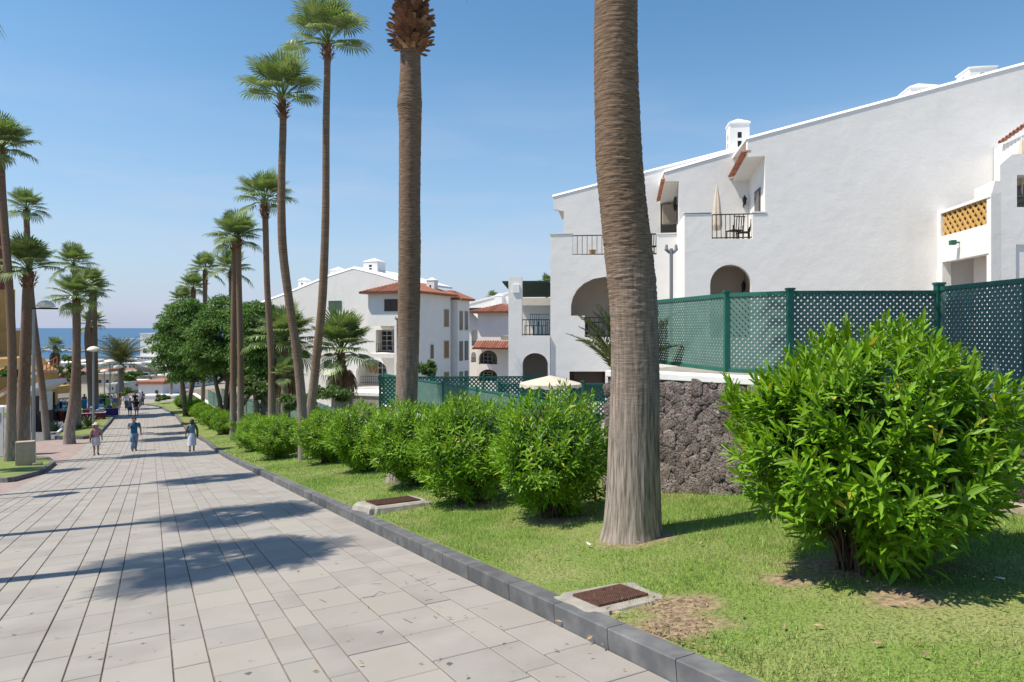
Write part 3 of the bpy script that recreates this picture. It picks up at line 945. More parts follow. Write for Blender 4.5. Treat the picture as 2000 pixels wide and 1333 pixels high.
def palm(label, pts, D, crown=1.75, nf=34, near=False, group="fan palms along the promenade", bl=.55, bw=None, step=None, seg=None, single_boots=False, extra=0.0, top_px=None, dry=0, dist=None, base=None, lean=0.0, cat="palm tree"):
    """pts: (px, py, width px) up the trunk at distance D"""
    P = []
    if base is None:
        bx = onground(pts[0][0], D)
    else:
        bx = base
    for i, (px, py, w) in enumerate(pts):
        p = at(px, py, D + lean * i / max(1, len(pts) - 1))
        P.append([p.x, p.y, p.z, w / FP * D / 2])
    if P[0][2] > bx.z + .25:
        P.insert(0, [bx.x, bx.y, bx.z - .06, P[0][3] * 1.18])
    else:
        P[0][2] = bx.z - .06
    if extra: P.append([P[-1][0], P[-1][1], P[-1][2] + extra, P[-1][3] * .95])
    P = np.array(P)
    base_ = Vector((P[0, 0], P[0, 1], P[0, 2] + .06))
    root = thing("fan_palm", label, cat, base_, group)
    P[:, :3] -= np.array(base_)
    me, top, Q = trunk_mesh(P, seg or (10 if not near else 60), step or (.25 if not near else .02), near)
    obj("trunk", me, root)
    r = top[3]
    H = top[2]
    bl *= .78
    bw = (bw or r * 1.15) * .85
    if single_boots: boot_ball(root, Q, H - bl, 230)
    else: boots(root, Q, H - bl, H + .05, bw, min(.30, bl * .36), min(.13, bl * .17), single_boots, 190 if single_boots else 46, base_)
    S = crown / 1.62
    rr = random.Random(hash(label) % 9999 if False else len(label) * 31 + int(D * 10))
    wts = dist or [.13, .18, .20, .19, .16, .10, .03, .01]
    nf = round(nf * .74)
    seq = []
    for ci, wt in enumerate(wts): seq += [ci] * round(wt * nf)
    for i, ci in enumerate(seq):
        a = i * 2.39996 + rr.uniform(-.25, .25)
        m4 = Matrix.Translation((top[0], top[1], H - .05 + .12 * (1 - ci / 8))) @ Matrix.Rotation(a, 4, 'Z') @ Matrix.Scale(S * rr.uniform(.86, 1.1), 4)
        obj("frond", FAN[ci][rr.randint(0, 1)], root, m4)
    for i in range(dry):
        a = i * 2.39996 + rr.uniform(-.25, .25)
        m4 = Matrix.Translation((top[0], top[1], H - .15 - .9 * rr.random() * (1 if dry > 12 else .3))) @ Matrix.Rotation(a, 4, 'Z') @ Matrix.Scale(S * rr.uniform(.8, 1.1), 4)
        obj("dead_frond", DRY[rr.randint(0, 1)], root, m4)
    return root


g1 = ground(1235, 1048)
palm("thickest palm trunk, ringed brown above and grey and fissured at its foot on the lawn",
     [(1235, 1051, 132), (1235, 1038, 117), (1235, 1015, 110), (1236, 960, 104), (1238, 860, 98), (1240, 740, 94), (1237, 600, 92), (1228, 500, 93), (1217, 400, 92), (1208, 300, 90), (1204, 180, 86), (1203, 60, 84), (1203, -60, 82), (1203, -300, 80), (1204, -640, 76)], g1.y, crown=2.0, nf=40, near=True, step=.014, seg=72, base=Vector((g1.x, g1.y, g1.z)))
g2 = ground(770, 940)
palm("straight thick palm topped by a shaggy ball of red brown dead leaf bases",
     [(782, 941, 62), (788, 880, 46), (793, 800, 43), (798, 640, 43), (800, 480, 43), (800, 380, 42), (801, 250, 43), (800, 205, 48), (801, 180, 44), (802, 110, 39), (803, 40, 40), (803, -60, 38), (803, -170, 38)], g2.y, crown=2.1, nf=40, near=True, step=.03, seg=40, single_boots=True, bl=3.59, bw=.30, base=Vector((g2.x + .15, g2.y, g2.z)))
palm("tall palm with a slightly curved trunk whose crown touches the top of the photo", [(606, 815, 20), (612, 760, 18), (620, 680, 17), (630, 580, 17), (636, 420, 15), (637, 250, 14), (639, 150, 13), (640, 88, 13)], 26.5, crown=2.05, nf=24, bl=.75, bw=.20, dist=[.16, .24, .24, .2, .13, .03, 0, 0])
palm("palm with a bent trunk leaning out of the hedge, crown left of the tallest crown", [(592, 895, 20), (590, 800, 19), (580, 690, 18), (565, 590, 17), (552, 480, 17), (550, 360, 15), (553, 250, 14), (552, 195, 14)], 21.8, crown=1.58, nf=26, bl=.75, bw=.15, dist=[.14, .2, .22, .2, .16, .07, .01, 0])
palm("slim palm with its crown partly behind the bent palm trunk", [(531, 812, 15), (530, 700, 13), (522, 560, 12), (519, 450, 12), (517, 395, 12)], 32, crown=1.68, nf=28, bl=1.0, bw=.17)
palm("left trunk of the paired slim palms rising through the dark ficus trees", [(456, 812, 13), (456, 700, 12), (458, 560, 12), (459, 470, 12)], 38, crown=1.7, nf=24, bl=.8, bw=.2)
palm("right trunk of the paired slim palms rising through the dark ficus trees", [(470, 815, 13), (470, 700, 12), (467, 560, 11), (465, 465, 12)], 37.4, crown=1.7, nf=22, bl=.8, bw=.2)
palm("palm crown half hidden behind the paired slim palms", [(452, 800, 10), (452, 600, 10), (452, 530, 10)], 55, crown=2.0, nf=30, bl=1.2, bw=.22)
palm("palm with a clear reddish boot below its crown above the left ficus tree", [(396, 790, 8), (400, 620, 8), (401, 530, 9)], 68, crown=2.1, nf=30, bl=1.8, bw=.24)
palm("palm crown rising behind the top of the left ficus tree", [(372, 786, 8), (376, 640, 8), (378, 565, 9)], 74, crown=2.0, nf=30, bl=1.5, bw=.24)
palm("far palm with a green crown just above the left edge of the ficus foliage", [(354, 780, 7), (356, 660, 7), (356, 590, 8)], 84, crown=2.1, nf=28, bl=1.2, bw=.24)
palm("farthest palm of the right hand row, small crown at the left edge of the ficus", [(334, 770, 6), (337, 680, 6), (336, 618, 7)], 94, crown=2.0, nf=26, bl=1.2, bw=.22)
# left side
palm("tall leaning palm whose crown is cut by the left edge of the picture", [(21, 886, 22), (22, 820, 17), (24, 700, 15), (18, 560, 14), (8, 430, 14), (2, 340, 14), (3, 295, 14)], 30, crown=1.75, nf=34, bl=.6, bw=.24)
palm("sturdy palm behind the beige pedestal with a broad green crown and red brown boot", [(43, 866, 27), (47, 760, 21), (52, 640, 19), (54, 580, 18), (56, 530, 18)], 31, crown=1.75, nf=32, bl=.95, bw=.30, dist=[.2, .24, .22, .18, .12, .04, 0, 0])
palm("palm with a small high crown and a thin trunk slanting right at its foot", [(92, 856, 13), (84, 770, 12), (74, 690, 11), (62, 580, 10), (53, 450, 10), (52, 410, 10)], 44, crown=1.55, nf=26, bl=.8, bw=.2)
palm("stout palm on the left planting bed, crown in front of a taller one", [(136, 838, 19), (144, 780, 16), (149, 700, 14), (150, 640, 14), (149, 585, 14)], 41, crown=1.8, nf=32, bl=.95, bw=.32, dist=[.12, .16, .18, .18, .16, .12, .07, .01])
palm("slimmer palm behind the stout palm of the left planting bed, with a higher crown", [(153, 836, 11), (152, 700, 11), (148, 560, 10), (144, 520, 10)], 50, crown=1.75, nf=28, bl=.8, bw=.24)
palm("palm with a red brown trunk beside the lamp post on the left side", [(178, 800, 9), (174, 720, 9), (170, 655, 9), (178, 600, 8), (178, 560, 8)], 62, crown=2.0, nf=28, bl=1.2, bw=.26)
palm("grey palm trunk right of the red brown one on the left side, tall narrow crown", [(189, 800, 9), (187, 700, 8), (185, 570, 7)], 64, crown=1.7, nf=28, bl=1.0, bw=.24)
palm("low crown palm just right of the stout palm, above the lamp posts", [(176, 795, 8), (178, 700, 8), (180, 635, 8)], 72, crown=1.8, nf=28, bl=.9, bw=.24)
palm("distant palm with a hanging brown skirt in front of the sea", [(110, 735, 9), (110, 700, 9), (108, 678, 9)], 95, crown=1.7, nf=26, bl=.6, bw=.28, dry=26)
# palms beyond the left edge whose shadows lie across the paving
for i, (x, y, h, lab) in enumerate([(-9.9, 10.6, 9.0, "palm beyond the left edge shading the nearest paving with its crown"), (-8.7, 7.0, 9.0, "nearest palm beyond the left edge of the picture"), (-15.8, 17.3, 13.0, "tall palm beyond the left edge shading the middle of the promenade"), (-24.5, 24.0, 12.0, "tall palm beyond the left edge behind the pedestal")]):
    b_ = Vector((x, y, zg(x, y)))
    pr = [(b_.z, 33), (b_.z + h * .5, 28), (b_.z + h, 25)]
    palm(lab, [(1000 + x / y * FP, 641 + (EZ - z) / y * FP, w * 10 / y * (.36 / .25)) for z, w in pr], y, crown=1.66, nf=26, bl=.7, bw=.24, base=b_)
# low fan palms by the second building
palm("low fan palm with a hanging brown skirt between the bent trunks", [(556, 780, 22), (556, 720, 20), (558, 668, 20)], 36, crown=2.2, nf=36, bl=.9, bw=.4, dry=22, group="low fan palms by the middle building")
palm("full green fan palm with a fibrous reddish trunk in front of the arched terrace", [(672, 790, 34), (668, 740, 20), (666, 690, 16)], 36, crown=2.35, nf=40, bl=1.4, bw=.26, dry=6, dist=[.16, .2, .2, .18, .13, .08, .04, .01], group="low fan palms by the middle building")
palm("small fan palm at the foot of the low skirted one", [(556, 775, 14), (556, 738, 12)], 32, crown=1.0, nf=16, bl=.4, bw=.2, group="low fan palms by the middle building")
palm("tiny palm crown on the skyline beyond the far roofs", [(962, 610, 4), (962, 582, 4)], 150, crown=1.9, nf=22, bl=.4, bw=.2, group="far palms", base=Vector(at(962, 640, 150)))
palm("palm crown behind the white roof beside the green awning", [(1068, 580, 5), (1068, 556, 5)], 60, crown=1.1, nf=22, bl=.4, bw=.2, group="far palms", base=Vector(at(1068, 640, 60)))


def pinnate(L_, n, el, seed, m, wl=.35, droop=.5):
    r_ = random.Random(seed)
    V = []; F = []
    el = R_(el)
    pts = []
    for i in range(n + 1):
        f = i / n
        a = el - droop * 1.5 * f ** 1.3
        pts.append((pts[-1] + np.array([math.cos(a), 0, math.sin(a)]) * L_ / n) if pts else np.zeros(3))
    s = np.array([0, 1., 0])
    for i in range(n):
        a, b = pts[i], pts[i + 1]
        k = len(V); w = .02 * (1 - i / n) + .004
        V += [a - s * w, a + s * w, b + s * w, b - s * w]; F.append((k, k + 1, k + 2, k + 3))
        if i > n * .12:
            t = (b - a) / np.linalg.norm(b - a)
            up = np.cross(t, s); up = up if up[2] > 0 else -up
            for sg in (-1, 1):
                for q in range(2):
                    o = a + (b - a) * q * .5
                    ll = wl * (math.sin(math.pi * min(1, .15 + .85 * i / n)) * .8 + .25) * r_.uniform(.85, 1.1)
                    d_ = t * .75 + s * sg * r_.uniform(.6, .8) + up * r_.uniform(.1, .45)
                    d_ /= np.linalg.norm(d_)
                    tip = o + d_ * ll + np.array([0, 0, -.12 * ll])
                    mid = o + d_ * ll * .5
                    wv = np.cross(d_, up) * .03 * (wl / .9 if wl > .5 else .5)
                    k = len(V)
                    V += [o, mid - wv, tip, mid + wv]; F.append((k, k + 1, k + 2, k + 3))
    return npmesh("frond", np.array(V), np.array(F), m)


def date_palm(label, base, th, tr, L_, nf, els, m, group=None, kind="date_palm"):
    root = thing(kind, label, "palm tree", base, group)
    if th > 0:
        me, top, Q = trunk_mesh(np.array([[0, 0, -.05, tr * 1.2], [0.05, 0, th * .5, tr], [0, 0, th, tr * 1.1]]), 12, .12, False)
        obj("trunk", me, root)
    var = [pinnate(L_, 30, e, 5 + i, m, wl=L_ * .17) for i, e in enumerate(els)]
    for i in range(nf):
        m4 = Matrix.Translation((0, 0, th)) @ Matrix.Rotation(i * 2.39996, 4, 'Z') @ Matrix.Scale(random.uniform(.85, 1.1), 4)
        obj("frond", var[i * len(var) // nf], root, m4)
    return root


date_palm("broad date palm with arching feathery fronds at the end of the promenade", onground(236, 112), 4.6, .42, 5.6, 90, (78, 66, 54, 42, 28, 14, 0), M['date'])
date_palm("young feather leaved palm arching out from behind the thickest trunk", at(1215, 800, 12.5), 0.5, .12, 1.55, 22, (86, 78, 70, 60, 48), M['date'], kind="young_palm")


# ------------------------------------------------------------------ oleanders
def oleander(nsh, rx, ry, rz, per, LL, seed, big=False, inner=.3, squash=.65, low=-.78):
    g = np.random.default_rng(seed)
    cz = rz * .98
    d = g.normal(size=(nsh * 3, 3)); d /= np.linalg.norm(d, axis=1)[:, None]
    d = d[d[:, 2] > low + .14 * np.sin(np.arctan2(d[:, 1], d[:, 0]) * 3 + seed)][:nsh]
    n = len(d)
    lump = np.array([noise.noise((a * 1.9 + seed, b * 1.9, c * 1.9)) for a, b, c in d])
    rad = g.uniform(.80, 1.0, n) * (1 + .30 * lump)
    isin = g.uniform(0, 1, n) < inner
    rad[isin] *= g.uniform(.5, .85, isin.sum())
    # vase shape: narrower towards the ground
    sq = np.where(d[:, 2] < 0, 1 - (-d[:, 2]) ** 1.3 * squash * .55, 1)
    tip = np.stack([d[:, 0] * rx * rad * sq, d[:, 1] * ry * rad * sq, cz + d[:, 2] * rz * rad * np.where(d[:, 2] < 0, .98, 1)], -1)
    ax = d * .75 + np.array([0, 0, .75]) + g.normal(size=(n, 3)) * .18
    ax /= np.linalg.norm(ax, axis=1)[:, None]
    k = per
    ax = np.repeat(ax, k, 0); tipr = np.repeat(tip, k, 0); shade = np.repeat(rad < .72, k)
    f = np.tile(np.linspace(0, 1, k), n)
    az = np.tile(np.arange(k) * 2.0944 + (np.arange(k) // 3) * 1.05, n) + np.repeat(g.uniform(0, 6.28, n), k) + g.normal(size=n * k) * .15
    N = n * k
    base = tipr - ax * (1 - f)[:, None] * LL * 1.7
    u = np.cross(ax, np.array([0.3, .2, 1.])); u /= np.linalg.norm(u, axis=1)[:, None]
    v = np.cross(ax, u)
    inc = np.radians(np.interp(f, [0, .5, 1], [78, 55, 18])) + g.normal(size=N) * .14
    l = ax * np.cos(inc)[:, None] + (u * np.cos(az)[:, None] + v * np.sin(az)[:, None]) * np.sin(inc)[:, None]
    nn = ax - l * np.sum(ax * l, 1)[:, None]; nn /= np.linalg.norm(nn, axis=1)[:, None]
    sd_ = np.cross(l, nn)
    ln = LL * g.uniform(.75, 1.2, N) * np.interp(f, [0, .4, 1], [.8, 1.05, .72]); w = ln * g.uniform(.085, .128, N)
    dn = np.array([0, 0, -1.])
    c = lambda a: a[:, None]
    b0 = base; m1 = base + l * c(ln * .35); m2 = base + l * c(ln * .70) + dn * c(ln * .03); tp = base + l * c(ln) + dn * c(ln * .10)
    fold = nn * c(w * .35)
    if big:
        V = np.stack([b0, m1 - sd_ * c(w) + fold, m1, m1 + sd_ * c(w) + fold, m2 - sd_ * c(w * .8) + fold, m2, m2 + sd_ * c(w * .8) + fold, tp], 1)
        Fp = np.array([(0, 2, 1, 0), (0, 3, 2, 0), (1, 2, 5, 4), (2, 3, 6, 5), (4, 5, 7, 4), (5, 6, 7, 5)])
        tri = np.array([(0, 2, 1), (0, 3, 2), (1, 2, 5), (1, 5, 4), (2, 3, 6), (2, 6, 5), (4, 5, 7), (5, 6, 7)])
    else:
        V = np.stack([b0, m1 * .5 + m2 * .5 - sd_ * c(w) + fold, m1 * .5 + m2 * .5, m1 * .5 + m2 * .5 + sd_ * c(w) + fold, tp], 1)
        tri = np.array([(0, 2, 1), (0, 3, 2), (1, 2, 4), (2, 3, 4)])
    return V, tri, shade, tip, cz


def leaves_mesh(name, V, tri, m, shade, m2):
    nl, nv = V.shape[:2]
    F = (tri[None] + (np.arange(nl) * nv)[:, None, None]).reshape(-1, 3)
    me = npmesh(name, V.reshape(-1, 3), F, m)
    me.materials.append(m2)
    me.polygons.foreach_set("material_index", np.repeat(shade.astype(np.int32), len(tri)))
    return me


def stems_mb(tips, rz, n, base_r, seed, rad=.016):
    r_ = random.Random(seed); mb = MB()
    for i in range(n):
        tp = Vector(tips[r_.randrange(len(tips))])
        a = r_.uniform(0, 6.28); b0 = Vector((math.cos(a) * base_r * r_.random(), math.sin(a) * base_r * r_.random(), -.05))
        tp = b0.lerp(tp, .85)
        mid = b0.lerp(tp, .5) + Vector((-tp.x * .18, -tp.y * .18, .12))
        mb.tube([b0, b0.lerp(mid, .6), mid.lerp(tp, .4), tp], [rad, rad * .85, rad * .6, rad * .3], 5, cap=False)
    return mb


gb = ground(1690, 1112)
V, tri, shade, tips, cz = oleander(1080, 1.15, 1.05, .97, 15, .16, 3, True, .36, .8, low=-.72)
big = thing("oleander_bush", "largest oleander bush, in the foreground on the right in front of the lava wall", "bush", gb, "oleander bushes")
# the 300 leaves that show largest are parts of their own
cen = V.mean(1)
camdir = np.array([-gb.x, -gb.y, EZ - gb.z - cz]); camdir /= np.linalg.norm(camdir)
score = cen @ camdir - 0.0 * cen[:, 2]
order = np.argsort(-score)
pick = order[:300]
rest = np.setdiff1d(np.arange(len(V)), pick)
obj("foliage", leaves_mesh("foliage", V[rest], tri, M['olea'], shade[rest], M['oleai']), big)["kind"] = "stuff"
for i in pick:
    obj("leaf", npmesh("leaf", V[i], tri, M['olea']), big)
stm = stems_mb(tips, 1, 110, .30, 4, .012)
me = bpy.data.meshes.new("stem"); me.from_pydata(stm.v, [], stm.f); me.materials.append(M['stem']); me.shade_smooth()
obj("stem", me, big)

protos = []
for i in range(3):
    V, tri, shade, tips, cz = oleander(820, 1.0, 1.0, .90, 14, .145, 20 + i, False, .30, .7, low=-.84)
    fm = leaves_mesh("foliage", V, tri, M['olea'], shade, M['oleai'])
    s_ = stems_mb(tips, 1, 40, .25, 30 + i)
    sm = bpy.data.meshes.new("stem"); sm.from_pydata(s_.v, [], s_.f); sm.materials.append(M['stem'])
    protos.append((fm, sm))


def bush(label, px, D, w, h, i, py=None):
    b_ = onground(px, D) if py is None else ground(px, py)
    r = thing("oleander_bush", label, "bush", b_, "oleander bushes")
    r.scale = (w / 2, w / 2, h / 1.85); r.rotation_euler = (0, 0, i * 1.7)
    f = obj("foliage", protos[i % 3][0], r); f["kind"] = "stuff"
    obj("stem", protos[i % 3][1], r)
    return r


ords = ["second", "third", "fourth", "fifth", "sixth", "seventh", "eighth", "ninth", "tenth", "eleventh", "twelfth", "thirteenth", "fourteenth", "fifteenth"]
bush("rounded oleander bush immediately left of the thickest palm trunk, first of the hedge row", 1082, 0, 1.78, 1.72, 0, py=1008)
for i, (px, py, w, h) in enumerate([(918, 980, 1.95, 1.74), (808, 948, 1.95, 1.72), (708, 920, 2.0, 1.78), (640, 905, 2.0, 1.7), (545, 895, 2.2, 1.6), (500, 880, 2.0, 1.5)]):
    bush("%s oleander bush of the hedge row, counting from the thickest palm trunk" % ords[i], px, 0, w, h, i + 1, py=py)
k = 6
for t in (30, 37, 41, 46, 51, 55.5, 60, 65, 71, 78):
    w = float(kw(t)) + (1.55 if t > 44 else 2.0)
    x, y = XY(t, w)
    b_ = Vector((x, y, zg(x, y)))
    r = bush("%s oleander bush of the hedge row, counting from the thickest palm trunk" % (ords[k] if k < len(ords) else "last but %s" % ["two", "one", "none"][k - len(ords)] if k < len(ords) + 3 else "farthest"), 1000 + x / y * FP, y, 1.9, 1.5, k)
    k += 1


# ------------------------------------------------------------------ buildings
class Pl:
    """a facade plane: e1 runs to the right along it, e2 into the building, c its distance"""
    def __init__(s, deg, c):
        a = R_(deg)
        s.e1 = Vector((math.cos(a), -math.sin(a), 0)); s.e2 = Vector((math.sin(a), math.cos(a), 0)); s.c = c

    def sz(s, px, py, k=0.0):
        u, v = uv(px, py)
        D = (s.c + k) / (u * s.e2.x + s.e2.y)
        return (u * s.e1.x + s.e1.y) * D, EZ - v * D

    def w(s, a, k, z):
        p = s.e1 * a + s.e2 * (s.c + k)
        return Vector((p.x, p.y, z))

    def box(s, mb, s0, s1, k0, k1, z0, z1):
        return mb.frame(s.w(0, 0, 0), s.e1, s.e2, (0, 0, 1), s0, s1, k0, k1, z0, z1)

    def pbox(s, mb, px0, px1, py0, py1, k0, k1, kk=None):
        a, z1 = s.sz(px0, py0, k0 if kk is None else kk); b, z0 = s.sz(px1, py1, k0 if kk is None else kk)
        return s.box(mb, a, b, k0, k1, z0, z1)

    def prism(s, mb, pts, holes, k0, k1):
        loops = [pts] + holes
        tess = tessellate_polygon([[Vector((a, b, 0)) for a, b in lp] for lp in loops])
        flat = [p for lp in loops for p in lp]
        n = len(flat)
        vs = [s.w(a, k0, b) for a, b in flat] + [s.w(a, k1, b) for a, b in flat]
        fs = [tuple(t) for t in tess] + [tuple(i + n for i in reversed(t)) for t in tess]
        o = 0
        for lp in loops:
            m = len(lp)
            for i in range(m):
                j = (i + 1) % m
                fs.append((o + i, o + j, n + o + j, n + o + i))
            o += m
        return mb.add(vs, fs)

    def pprism(s, mb, ppts, pholes, k0, k1):
        return s.prism(mb, [s.sz(x, y, k0) for x, y in ppts], [[s.sz(x, y, k0) for x, y in h] for h in pholes], k0, k1)

    def alcove(s, px0, px1, py0, py1, k, depth, name, m, root, marg=.25):
        a, z1 = s.sz(px0, py0, k); b, z0 = s.sz(px1, py1, k)
        mb = MB()
        k0, k1 = k + .30, k + .30 + depth
        a -= marg; b += marg; z1 += marg * .3
        q = [s.w(a, k0, z0), s.w(b, k0, z0), s.w(b, k1, z0), s.w(a, k1, z0), s.w(a, k0, z1), s.w(b, k0, z1), s.w(b, k1, z1), s.w(a, k1, z1)]
        mb.add(q, [(0, 1, 2, 3), (7, 6, 5, 4), (3, 2, 6, 7), (0, 3, 7, 4), (1, 5, 6, 2)])
        return mb.build(name, m, root, recalc=False)


def arch(x0, x1, yt, ys, yb, n=14):
    c = (x0 + x1) / 2; r = (x1 - x0) / 2
    return [(x0, yb)] + [(c - r * math.cos(math.pi * i / n), ys - (ys - yt) * math.sin(math.pi * i / n)) for i in range(n + 1)] + [(x1, yb)]


def rect(x0, x1, y0, y1): return [(x0, y1), (x0, y0), (x1, y0), (x1, y1)]


def railing(pl, px0, px1, py0, py1, k, root, nb, name="railing"):
    a, z1 = pl.sz(px0, py0, k); b, z0 = pl.sz(px1, py1, k)
    mb = MB()
    for z in (z1, z0 + .06): pl.box(mb, a, b, k - .018, k + .018, z - .02, z + .02)
    for i in range(nb + 1):
        s = a + (b - a) * i / nb
        pl.box(mb, s - .012, s + .012, k - .012, k + .012, z0 - .02, z1)
    return mb.build(name, M['iron'], root)


def chimney(pl, px0, px1, py_top, py_eave, py_bot, k, root, depth=None, slots=True):
    a, zt = pl.sz(px0, py_top, k); b, ze = pl.sz(px1, py_eave, k); _, zb = pl.sz(px0, py_bot, k)
    d = depth or (b - a)
    mb = MB(); pl.box(mb, a, b, k, k + d, zb - .6, ze)
    ch = mb.build("chimney", M['white'], root)
    mb = MB(); o = .04
    q = [pl.w(a - o, k - o, ze + .002), pl.w(b + o, k - o, ze + .002), pl.w(b + o, k + d + o, ze + .002), pl.w(a - o, k + d + o, ze + .002), pl.w((a + b) / 2, k + d / 2, zt + .05)]
    q2 = [v + Vector((0, 0, -.05)) for v in q[:4]]
    mb.add(q + q2, [(0, 1, 4), (1, 2, 4), (2, 3, 4), (3, 0, 4), (5, 6, 1, 0), (6, 7, 2, 1), (7, 8, 3, 2), (8, 5, 0, 3), (8, 7, 6, 5)])
    mb.build("cap", M['coping'], ch)
    if slots:
        h = ze - zb; w_ = b - a
        for i in range(2):
            z = ze - .30 * h - i * .26 * h
            mb = MB(); pl.box(mb, a + w_ * .40, a + w_ * .60, k - .006, k + .05, z - .17 * h, z)
            mb.build("vent_slot", M['black'], ch)
            mb = MB(); pl.box(mb, a - .006, a + .05, k + d * .4, k + d * .6, z - .17 * h, z)
            mb.build("vent_slot", M['black'], ch)
    return ch


def window(pl, px0, px1, py0, py1, k, root, frame=None, pane=None, nx=2, ny=2, shutter=None, name="window"):
    a, z1 = pl.sz(px0, py0, k); b, z0 = pl.sz(px1, py1, k)
    t = min(.07, (b - a) * .12)
    mb = MB()
    for s0, s1, q0, q1 in ((a, b, z0, z0 + t), (a, b, z1 - t, z1), (a, a + t, z0 + t, z1 - t), (b - t, b, z0 + t, z1 - t)):
        pl.box(mb, s0, s1, k - .035, k + .03, q0, q1)
    for i in range(1, nx):
        s = a + (b - a) * i / nx; pl.box(mb, s - t * .4, s + t * .4, k - .03, k + .02, z0 + t, z1 - t)
    for j in range(1, ny):
        z = z0 + (z1 - z0) * j / ny; pl.box(mb, a + t, b - t, k - .026, k + .018, z - t * .4, z + t * .4)
    w_ = mb.build(name, frame or M['woodwhite'], root)
    mb = MB(); pl.box(mb, a + t * .5, b - t * .5, k - .012, k + .006, z0 + t * .5, z1 - t * .5)
    mb.build("pane", pane or M['glass'], w_)
    return w_


def barrel(mb, a, b, r, n=6, up=Vector((0, 0, 1))):
    a = Vector(a); b = Vector(b); d = (b - a).normalized(); sd_ = d.cross(up).normalized(); u = sd_.cross(d)
    vs = []
    for p in (a, b):
        for rr in (r, r * .78):
            for i in range(n + 1):
                th = math.pi * i / n
                vs.append(p + sd_ * math.cos(th) * rr + u * math.sin(th) * rr)
    m = n + 1
    fs = []
    for i in range(n):
        fs += [(i, i + 1, 2 * m + i + 1, 2 * m + i), (m + i, 3 * m + i, 3 * m + i + 1, m + i + 1), (i, m + i, m + i + 1, i + 1), (2 * m + i, 2 * m + i + 1, 3 * m + i + 1, 3 * m + i)]
    fs += [(0, 2 * m, 3 * m, m), (n, m + n, 3 * m + n, 2 * m + n)]
    mb.add(vs, fs)


def hip_roof(pl, s0, s1, k0, k1, ze, zr_, root, inset=None, pitch=.22, name="roof"):
    """tiled hip roof: slabs plus rows of barrel tiles running down each slope"""
    w_, d_ = s1 - s0, k1 - k0
    h = min(w_, d_) / 2
    c = [pl.w(s0, k0, ze), pl.w(s1, k0, ze), pl.w(s1, k1, ze), pl.w(s0, k1, ze)]
    if w_ >= d_: r0, r1 = pl.w(s0 + h, (k0 + k1) / 2, zr_), pl.w(s1 - h, (k0 + k1) / 2, zr_)
    else: r0, r1 = pl.w((s0 + s1) / 2, k0 + h, zr_), pl.w((s0 + s1) / 2, k1 - h, zr_)
    mb = MB()
    low = [v + Vector((0, 0, -.12)) for v in c]
    if w_ >= d_: fs = [(0, 1, 5, 4), (1, 2, 5), (2, 3, 4, 5), (3, 0, 4)]
    else: fs = [(0, 1, 4), (1, 2, 5, 4), (2, 3, 5), (3, 0, 4, 5)]
    mb.add(c + [r0, r1] + low, fs + [(6, 7, 1, 0), (7, 8, 2, 1), (8, 9, 3, 2), (9, 6, 0, 3), (9, 8, 7, 6)])
    base = mb.build(name, M['tile'], root)
    mt = MB()
    faces = [[(c + [r0, r1])[i] for i in f] for f in fs]
    for f in faces:
        a, b = f[0], f[1]
        L_ = (b - a).length; d = (b - a) / L_
        nrm = (b - a).cross(f[2] - a).normalized()
        if nrm.z < 0: nrm = -nrm
        upv = nrm.cross(d); upv = upv if upv.z > 0 else -upv
        t = pitch / 2
        while t < L_:
            p = a + d * t
            # length up the slope until leaving the polygon
            ln = 0
            top = max((q - a).dot(upv) for q in f)
            tl = min((q - a).dot(d) for q in f[2:]); tr = max((q - a).dot(d) for q in f[2:])
            if t < tl: ln = top * t / tl
            elif t > tr: ln = top * (L_ - t) / max(1e-6, L_ - tr)
            else: ln = top
            if ln > .1: barrel(mt, p - upv * .05 + nrm * .01, p + upv * ln + nrm * .01, pitch * .36, 4, nrm)
            t += pitch
    o = mt.build("tile_rows", M['tile'], base, kind="stuff", recalc=False)
    return base


def roof_slab(pl, mb, pts, kf, kb, t=.11):
    """roof slab along a roofline with a chamfered white front edge"""
    n = len(pts)
    prof = [(kf - .03, 0), (kf + t * .9, t), (kb, t), (kb, 0)]
    vs = [pl.w(a, k, z + dz) for a, z in pts for k, dz in prof]
    fs = [(i * 4 + j, i * 4 + (j + 1) % 4, i * 4 + 4 + (j + 1) % 4, i * 4 + 4 + j) for i in range(n - 1) for j in range(4)]
    mb.add(vs, fs + [(3, 2, 1, 0), tuple((n - 1) * 4 + j for j in range(4))])


PA = Pl(8, 27.0)
apt = thing("apartment_building", "large white apartment building on the right with stepped balconies and a long sloping roofline", "building", PA.w(0, 0, -.5))
BOT = 930
# main wall with the balcony notch and the small arch
mb = MB()
PA.pprism(mb, [(1337, BOT), (1337, 418), (1390, 418), (1390, 467), (1470, 467), (1470, 418), (1494, 417), (1494, 305), (1460, 307), (1460, 272), (2090, 103), (2090, BOT)], [arch(1387, 1467, 517, 556, 660)], 0, .3)
mw = mb.build("wall", M['white'], apt)
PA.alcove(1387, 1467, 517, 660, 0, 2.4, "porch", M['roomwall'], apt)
# copings over parapets
for x0, x1, y0 in ((1335, 1391, 417), (1469, 1496, 416.5)):
    mb = MB(); a, z = PA.sz(x0, y0, 0); b, _ = PA.sz(x1, y0, 0); PA.box(mb, a, b, -.03, .33, z, z + .05); mb.build("coping", M['coping'], apt)
# roof edge
mb = MB()
r0, r1 = PA.sz(1458, 272.5), PA.sz(2092, 102)
roof_slab(PA, mb, [r0, r1], 0, 11)
mb.build("roof", M['coping'], apt)
